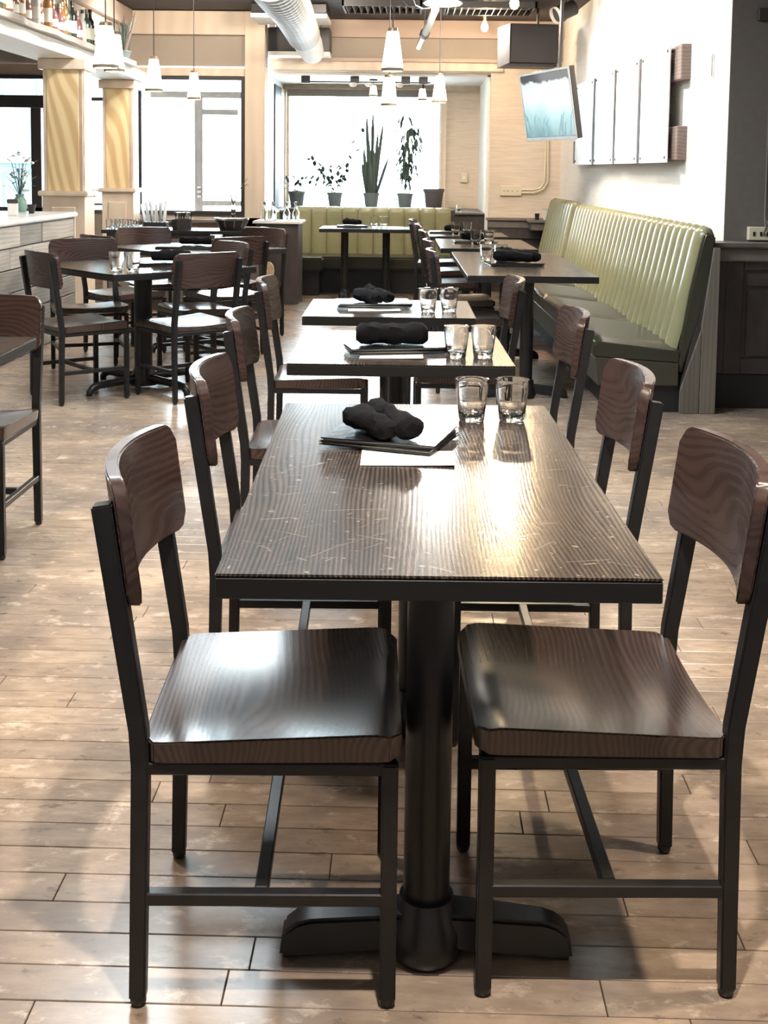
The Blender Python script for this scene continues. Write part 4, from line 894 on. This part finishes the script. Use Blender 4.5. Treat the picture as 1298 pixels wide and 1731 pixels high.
# television: angled on its bracket
t = thing('television', 'wall television tilted toward the room, painted pale blue window reflection with dark fronds', 'television', (1.225, 10.9, 1.95)); 
axu = Vector((-.335, 1.0, 0)).normalized(); nn = Vector((-.94, -.315, -.16)).normalized(); upv = axu.cross(nn).normalized()
if upv.z < 0: upv = -upv
R_ = Matrix((axu, nn, upv)).transposed()
t.rotation_euler = R_.to_euler()
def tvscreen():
    m = basic('tv_reflection', (.02, .02, .02), .08, spec=.7); p = P(m)
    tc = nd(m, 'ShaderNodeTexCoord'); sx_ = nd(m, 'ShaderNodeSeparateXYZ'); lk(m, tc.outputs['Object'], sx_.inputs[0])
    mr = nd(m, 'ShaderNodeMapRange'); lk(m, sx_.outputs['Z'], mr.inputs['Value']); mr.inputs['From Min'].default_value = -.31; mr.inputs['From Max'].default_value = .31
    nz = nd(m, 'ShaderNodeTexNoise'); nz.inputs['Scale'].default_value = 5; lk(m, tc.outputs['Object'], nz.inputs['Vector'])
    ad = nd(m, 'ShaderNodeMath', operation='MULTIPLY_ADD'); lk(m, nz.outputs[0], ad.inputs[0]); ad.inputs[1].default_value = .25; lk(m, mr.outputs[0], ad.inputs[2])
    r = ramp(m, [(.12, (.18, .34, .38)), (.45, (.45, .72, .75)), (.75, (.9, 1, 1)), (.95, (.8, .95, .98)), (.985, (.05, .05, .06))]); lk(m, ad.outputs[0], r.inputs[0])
    lk(m, r.outputs[0], p.inputs['Emission Color']); p.inputs['Emission Strength'].default_value = .62  # reflection of the windows put into the screen's emission colour
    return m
B().box(-.53, .53, -.055, -.004, -.315, .315).obj('housing', black_plastic, t, bev=.006)
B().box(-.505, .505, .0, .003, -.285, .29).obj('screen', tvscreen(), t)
f = B(); f.box(-.53, .53, -.003, .008, -.322, -.286); f.box(-.53, -.506, -.003, .008, -.286, .315); f.box(.506, .53, -.003, .008, -.286, .315); f.box(-.506, .506, -.003, .008, .291, .315); f.obj('bezel', steel, t, bev=.002)
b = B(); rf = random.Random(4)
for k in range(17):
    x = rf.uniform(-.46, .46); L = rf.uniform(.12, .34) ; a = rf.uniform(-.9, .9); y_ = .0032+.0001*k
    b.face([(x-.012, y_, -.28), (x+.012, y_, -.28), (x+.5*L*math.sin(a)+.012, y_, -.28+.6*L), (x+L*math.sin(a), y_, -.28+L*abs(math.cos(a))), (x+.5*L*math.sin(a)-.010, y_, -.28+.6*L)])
b.obj('reflected_fronds', basic('frond_reflection', (.05, .10, .11), .3, emit=(.16, .30, .33), es=.5), t, kind='stuff')  # plants mirrored in the screen, painted as flat glowing shapes
lu = R_.transposed() @ Vector((.02, .05, 1)); a0 = Vector((-.05, -.07, .18)); B().tube([tuple(a0), tuple(a0+lu*.15-Vector((0, .05, 0))), tuple(a0+lu*.82-Vector((0, .05, 0)))], .018, 8).obj('mount_arm', black_plastic, t)
t = thing('wall_conduit', 'pale conduit curving down the beige wall from the television to the outlet plate', 'conduit', (0, 0, 0))
for dz, r_ in ((0, .0), (.035, .0)): B().tube([(1.22, 13.27, 1.145-dz), (1.36+dz*.3, 13.27, 1.145-dz), (1.44+dz, 13.27, 1.165-dz*.4), (1.485+dz, 13.27, 1.24), (1.49+dz*.6, 13.27, 1.70)], .010, 8).obj('tube', ivory, t, smooth=True)
t = thing('outlet_plate', 'wide ivory outlet plate with four dots on the beige far wall', 'outlet', (1.11, 13.29, 1.13)); B().box(-.12, .12, -.03, .008, -.055, .055).obj('plate', ivory, t, bev=.005)
for x in (-.075, -.03, .02, .075): B().lathe([(0, 0), (.008, .002), (.008, .006), (0, .007)], 8, (x, -.034, -.005)).obj('socket', black_plastic, t)
t = thing('wall_switch', 'small pale switch box on the bay wall near its right reveal', 'switch', (.66, 14.985, 1.26)); B().box(-.045, .045, -.04, .01, -.06, .06).obj('box', ivory, t, bev=.005); B().box(-.012, .012, -.05, -.04, -.02, .02).obj('toggle', white_paint, t)

# clear panels on rough planks, right wall
t = thing('plank_wall_display', 'four clear panels bolted over two rough wooden planks on the white wall', 'wall art', (1.80, 7.84, 0), .027)
for (z0, z1, ye) in ((1.955, 2.185, -.02), (1.43, 1.655, .02)): B().box(-.06, .012, ye, 4.2, z0, z1).obj('plank', plank_sign, t, bev=.006)
for k, (y0, y1) in enumerate(((.14, .98), (1.08, 1.90), (2.00, 2.83), (2.94, 3.87))):
    o = B().box(-.098, -.088, y0, y1, 1.415, 2.19).obj('clear_panel', panel_glare, t, bev=.002)
    B().box(-.0865, -.0855, y0+.02, y1-.02, 1.43, 2.175).obj('backing_sheet', white_paint, t)
    for yy in (y0+.05, y1-.05):
        for zz in (1.45, 2.155): B().tube([(-.105, yy, zz), (-.062, yy, zz)], .011, 10).obj('standoff_bolt', black_plastic, t, smooth=True)
for yy in (1.03, 1.95, 2.88): B().box(-.099, -.061, yy-.030, yy+.030, 1.43, 2.18).obj('dark_strip', kick_black, t)
t = thing('wall_slot', 'thin dark upright slot plate on the white wall near its corner', 'wall plate', (1.824, 7.30, 1.93), .027); B().box(-.012, .003, -.02, .02, 0, .14).obj('plate', white_paint, t); B().box(-.016, -.012, -.004, .006, .004, .136).obj('slot', grey_trim, t)

# ------------------------------------------------------------------ bottle shelf
t = thing('bottle_shelf', 'thick rough-edged wooden shelf on the white beam above the bar', 'shelf', (-2.9, 8, 2.337))
b = B()
def sh(u, v, z): 
    y = -3.5+7.55*u; e = .02*mnoise.noise(Vector((y*2.3, v, 0))); w_ = .13+e+.02; end = max(0, (u-.965)/.035)
    return (-.12+ (w_*2-.02)*v*(1-.75*end**2) if v > 0 else -.12, y, z)
b.slab(lambda u, v: sh(u, v, .046+.004*mnoise.noise(Vector((u*40, v*3, 1)))), lambda u, v: sh(u, v, .0005), 90, 4); b.obj('plank', shelf_wood, t, bev=.003)
rbt = random.Random(21)
KINDS = [('clear', .035, .27, .014, .045), ('amber', .04, .25, .015, .06), ('dark', .037, .30, .014, .07), ('green', .037, .29, .013, .05), ('clear', .030, .32, .012, .07), ('red', .042, .22, .018, .05), ('amber', .033, .31, .013, .08)]
bprotos = {}
def bottle(i, x, y, z, ki, ordn):
    kd = KINDS[ki]
    c, r_, h, rn_, cap = kd
    lab = '%s bottle with cream label, %s from the right end of the high shelf' % (c if c != 'red' else 'reddish', ordn)
    if ki in bprotos: return dup(bprotos[ki], (x, y, z), rbt.random()*6, lab)
    t = thing('liquor_bottle', lab, 'bottle', (x, y, z), 0, 'bottles on the high shelf')
    sh_ = h-.11
    B().lathe([(0, 0), (r_*.95, 0), (r_, .006), (r_, sh_), (r_*.85, sh_+.02), (rn_, sh_+.05), (rn_, h-.02), (0, h-.019)], 18).obj('glass_body', bottle_mats[c], t, smooth=True)
    B().lathe([(0, h-.019), (rn_*1.15, h-.018), (rn_*1.1, h+.012), (0, h+.013)], 14).obj('cap', black_plastic if ki % 2 == 0 else brass, t, smooth=True)
    B().lathe([(r_*1.01, sh_*.25), (r_*1.015, sh_*.25), (r_*1.015, sh_*.78), (r_*1.01, sh_*.78), (r_*1.01, sh_*.25)], 18).obj('paper_label', label_paper, t, smooth=True)
    bprotos[ki] = t; return t
ORD = ['first', 'second', 'third', 'fourth', 'fifth', 'sixth', 'seventh', 'eighth', 'ninth', 'tenth', 'eleventh', 'twelfth', 'thirteenth', 'fourteenth', 'fifteenth', 'sixteenth', 'seventeenth', 'eighteenth', 'nineteenth', 'twentieth', 'twenty-first', 'twenty-second', 'twenty-third', 'twenty-fourth', 'twenty-fifth', 'twenty-sixth']
for i in range(26): bottle(i, -2.83+rbt.uniform(-.02, .03), 10.5-i*.103, 2.389, [4, 0, 6, 2, 0, 1, 3, 5][(i*3+i//4) % 8] if i % 5 else 5, ORD[i])
# spiky plant at the shelf end
t = thing('spiky_plant', 'spiky aloe-like plant in a low bowl at the far end of the bottle shelf', 'plant', (-2.80, 11.55, 2.389)); pot(t, .07, .07, pot_grey)
for k in range(13):
    a = rl.uniform(0, 2*PI); lean = rl.uniform(.05, .20); h = rl.uniform(.22, .48); b = B()
    b.slab(lambda u, v: ((2*u-1)*.016*(1-v**1.6)+.001*u+lean*math.cos(a)*v, lean*math.sin(a)*v+.01*abs(2*u-1)*(1-v), .055+h*v-.06*v*v), lambda u, v: ((2*u-1)*.016*(1-v**1.6)+.001*u+lean*math.cos(a)*v, .004+lean*math.sin(a)*v+.01*abs(2*u-1)*(1-v), .055+h*v-.06*v*v), 2, 7); b.obj('leaf', leaf_mat if k % 3 else grey_trim, t)

# ------------------------------------------------------------------ things on and behind the bar
t = thing('napkin_caddy', 'white card caddy with dark top on the bar at the left edge', 'caddy', (-2.95, 8.72, .9735), .2); B().box(-.035, .035, -.03, .03, 0, .09).obj('card', paper, t, bev=.003); B().box(-.04, .04, -.035, .035, .09, .12).obj('napkin_stack', wains, t, bev=.006)
t = thing('black_cup', 'small flared black cup on the bar beside the white caddy', 'cup', (-2.94, 9.12, .9735)); B().lathe([(0, 0), (.02, 0), (.036, .07), (.032, .07), (.018, .006), (0, .006)], 18).obj('cup', black_plastic, t, smooth=True); B().lathe([(0, .01), (.02, .012), (.027, .05), (0, .05)], 12).obj('filling', soil, t)
t = thing('flower_vase', 'vase with pale blue-green flowers on the bar by the pillar', 'vase', (-3.13, 9.42, .9735)); B().lathe([(0, 0), (.045, 0), (.055, .03), (.05, .09), (.03, .12), (.036, .14), (.03, .14), (.025, .12), (.04, .03), (0, .01)], 20).obj('vase', leaf_pale, t, smooth=True)
b = B(); bs = B(); bf_ = B()
for k in range(40):
    a = rl.uniform(0, 2*PI); r_ = rl.uniform(.01, .10); z = rl.uniform(.16, .46); p = Vector((r_*math.cos(a), r_*math.sin(a), z)); bs.tube([(0, 0, .12), tuple(p)], .0018, 5); leaf(b, p, p+Vector((.05*math.cos(a), .05*math.sin(a), rl.uniform(-.02, .05))), .014)
    if k % 3 == 0: bf_.lathe([(0, -.012), (.016, -.004), (.018, .008), (0, .014)], 8, tuple(p))
b.obj('foliage', leaf_pale, t, kind='stuff'); bs.obj('stems', leaf_mat, t, kind='stuff'); bf_.obj('blossoms', white_cloth, t, kind='stuff')
t = thing('wall_sconce', 'small white light box on the grey wall above the bar window', 'sconce', (-3.93, 12.66, 2.56)); B().box(-.05, .05, -.05, .03, 0, .13).obj('shade', white_paint, t, bev=.01); B().box(-.03, .03, .0, .035, .13, .15).obj('bracket', grey_trim, t)

# service counter at the far left
t = thing('service_counter', 'black service counter under the street door window, loaded with table ware', 'counter', (-2.16, 11.3, 0)); B().box(-.74, .80, -.28, .30, .72, .755).obj('top', black_edge, t, bev=.004); B().box(-.70, .76, -.24, .28, 0, .72).obj('body', wains, t, bev=.004)
for k in range(3): B().box(-.68+.48*k, -.22+.48*k, -.262, -.24, .08, .68).obj('door', wains_cap, t, bev=.006)
ZS = .7558
for k in range(8):
    tumbler(-2.84+.078*(k % 4)+(.02 if k > 3 else 0), 11.10+.11*(k//4), ZS, 'clear glass at the left end of the service counter, %s' % ['front row far left', 'front row second', 'front row third', 'front row far right', 'back row far left', 'back row second', 'back row third', 'back row far right'][k], 'glasses on the service counter', .93)
t = thing('menu_stand', 'bundle of white menus standing upright in a dark rack on the service counter', 'menu rack', (-2.40, 11.2, ZS)); B().box(-.13, .09, -.06, .06, 0, .07).obj('rack', black_frame, t, bev=.004)
for k in range(6):
    o = B().box(-.004, .004, -.055, .055, 0, .22+.015*(k % 3)).obj('menu', paper if k % 2 else wains_cap, t); o.location = (-.12+.035*k, 0, .02); o.rotation_euler = (0, -.18+.05*k, 0)
t = thing('cutlery_caddy', 'dark caddy full of shiny cutlery on the service counter', 'caddy', (-2.17, 11.18, ZS)); B().lathe([(0, 0), (.09, 0), (.10, .10), (.094, .10), (.085, .006), (0, .006)], 20).obj('basket', black_frame, t)
for k in range(14):
    a = k*2.4; r_ = .02+.05*(k % 3)/2; x, y = r_*math.cos(a), r_*math.sin(a)
    B().tube([(x, y, .01), (x*1.25, y*1.25, .12), (x*1.35, y*1.35, .165)], [.004, .004, .012], 8).obj('utensil', steel if k % 2 else black_plastic, t, smooth=True)
t = thing('chafing_basket', 'black wire basket with a pale rolled rim on the service counter', 'basket', (-1.70, 11.2, ZS)); B().lathe([(0, 0), (.11, 0), (.15, .095), (.143, .095), (.105, .006), (0, .006)], 24).obj('bowl', black_plastic, t, smooth=True)
B().lathe([(.135, .095), (.165, .10), (.165, .118), (.135, .12), (.135, .095)], 24).obj('rim', steel, t, smooth=True)
for k in range(10): B().tube([(.155*math.cos(k*.628), .155*math.sin(k*.628), .10), (.125*math.cos(k*.628), .125*math.sin(k*.628), .03)], .006, 6).obj('wire', grey_trim, t)
t = thing('cloth_counter', 'small side counter under a white cloth beside the wooden post', 'counter', (-1.33, 11.88, 0)); B().box(-.20, .22, -.22, .25, 0, .80).obj('body', wains, t, bev=.003); B().slab(lambda u, v: (-.23+.48*u, -.25+.53*v, .826+.003*math.sin(9*u)), lambda u, v: (-.23+.48*u, -.25+.53*v, .802), 8, 6).obj('cloth', white_cloth, t, bev=.004)
for k, x in enumerate((-1.46, -1.38, -1.24, -1.15)):
    t = thing('glass_decanter', '%s slim clear decanter on the white cloth counter' % ['leftmost', 'second from left', 'third from left', 'rightmost'][k], 'decanter', (x, 11.78+.03*(k % 2), .8295), 0, 'decanters on the white cloth')
    B().lathe([(0, 0), (.034, 0), (.037, .01), (.036, .08), (.016, .12), (.012, .155), (.018, .17), (.015, .17), (.009, .155), (.012, .122), (.032, .08), (.032, .012), (0, .01)], 20).obj('glass', tumbler_glass, t, smooth=True)
    B().lathe([(0, .150), (.0085, .151), (.0085, .168), (.013, .172), (.013, .185), (0, .188)], 14).obj('stopper', steel, t, smooth=True)
t = thing('folded_cloth', 'crumpled white cloth lying at the front edge of the white cloth counter', 'cloth', (-1.42, 11.18, ZS)); B().slab(lambda u, v: (-.10+.2*u, -.07+.14*v, .030+.016*mnoise.noise(Vector((u*4, v*4, 2)))-.018*abs(2*u-1)**3), lambda u, v: (-.10+.2*u, -.07+.14*v, .0006), 10, 8).obj('cloth', white_cloth, t, smooth=True)
t = thing('tan_round_tray', 'tan oval woven tray leaning behind the far chair near the service counter', 'tray', (-1.215, 10.1, .0)); B().tube([(0, 0, .26), (.02, .0, .26)], .001, 6).obj('support', black_plastic, t); 
o = B().tube([(-.0, -.012, 0), (0, .012, 0)], .075, 28, sx=.65).obj('disc', tan_weave, t, smooth=True); o.location = (0, 0, .47)
B().tube([(0, .03, 0), (0, .02, .54)], .012, 8).obj('stand', black_metal, t)
# vase with a twig in the street-door window
t = thing('twig_vase', 'tall clear vase with sparse twigs before the street door window', 'vase', (-1.88, 12.50, .80)); B().lathe([(0, 0), (.035, 0), (.03, .06), (.02, .16), (.028, .22), (.024, .22), (.016, .16), (.026, .06), (0, .01)], 18).obj('glass', tumbler_glass, t, smooth=True)
b = B(); bl = B()
for k in range(9):
    a = rl.uniform(-.6, .6); L = rl.uniform(.2, .42); q = [(0, 0, .15), (.4*L*math.sin(a), 0, .15+.5*L), (L*math.sin(a), .02, .15+L*math.cos(a))]; b.tube(q, .003, 5)
    for j in range(4): p = Vector(q[1]).lerp(Vector(q[2]), rl.random()); leaf(bl, p, p+Vector((rl.uniform(-.03, .03), 0, rl.uniform(-.03, .03))), .010)
b.obj('twigs', grey_trim, t, kind='stuff'); bl.obj('foliage', leaf_mat, t, kind='stuff')
B().box(-2.86, -1.80, 12.40, 12.60, .765, .798).obj('trim_door_sill', grey_trim, bev=.004)['kind'] = 'structure'
bpy.data.objects['trim_door_sill']['kind'] = 'structure'

# ------------------------------------------------------------------ outside: pavement and the pale building across the street
o = B().box(-25, 20, 15.3, 60, -.3, -.15).obj('street_ground', concrete); o['kind'] = 'structure'
t = thing('street_building', 'pale blue-white stone building across the street with rows of windows', 'building', (-13.2, 27, -.15))
B().box(-7, 5, 0, 6, 0, 9).obj('wall', facade, t)
for r_ in range(3):
    B().box(-7, 5, -.12, 0, 1.55+2.6*r_, 1.7+2.6*r_).obj('ledge', grey_trim, t)
    for c in range(8):
        x = -6.3+1.45*c
        wo = B().box(x, x+.85, -.06, .01, .35+2.6*r_, 1.35+2.6*r_).obj('window', facade_dark, t); B().box(x+.06, x+.79, -.07, -.055, .41+2.6*r_, 1.29+2.6*r_).obj('pane', facade, wo)
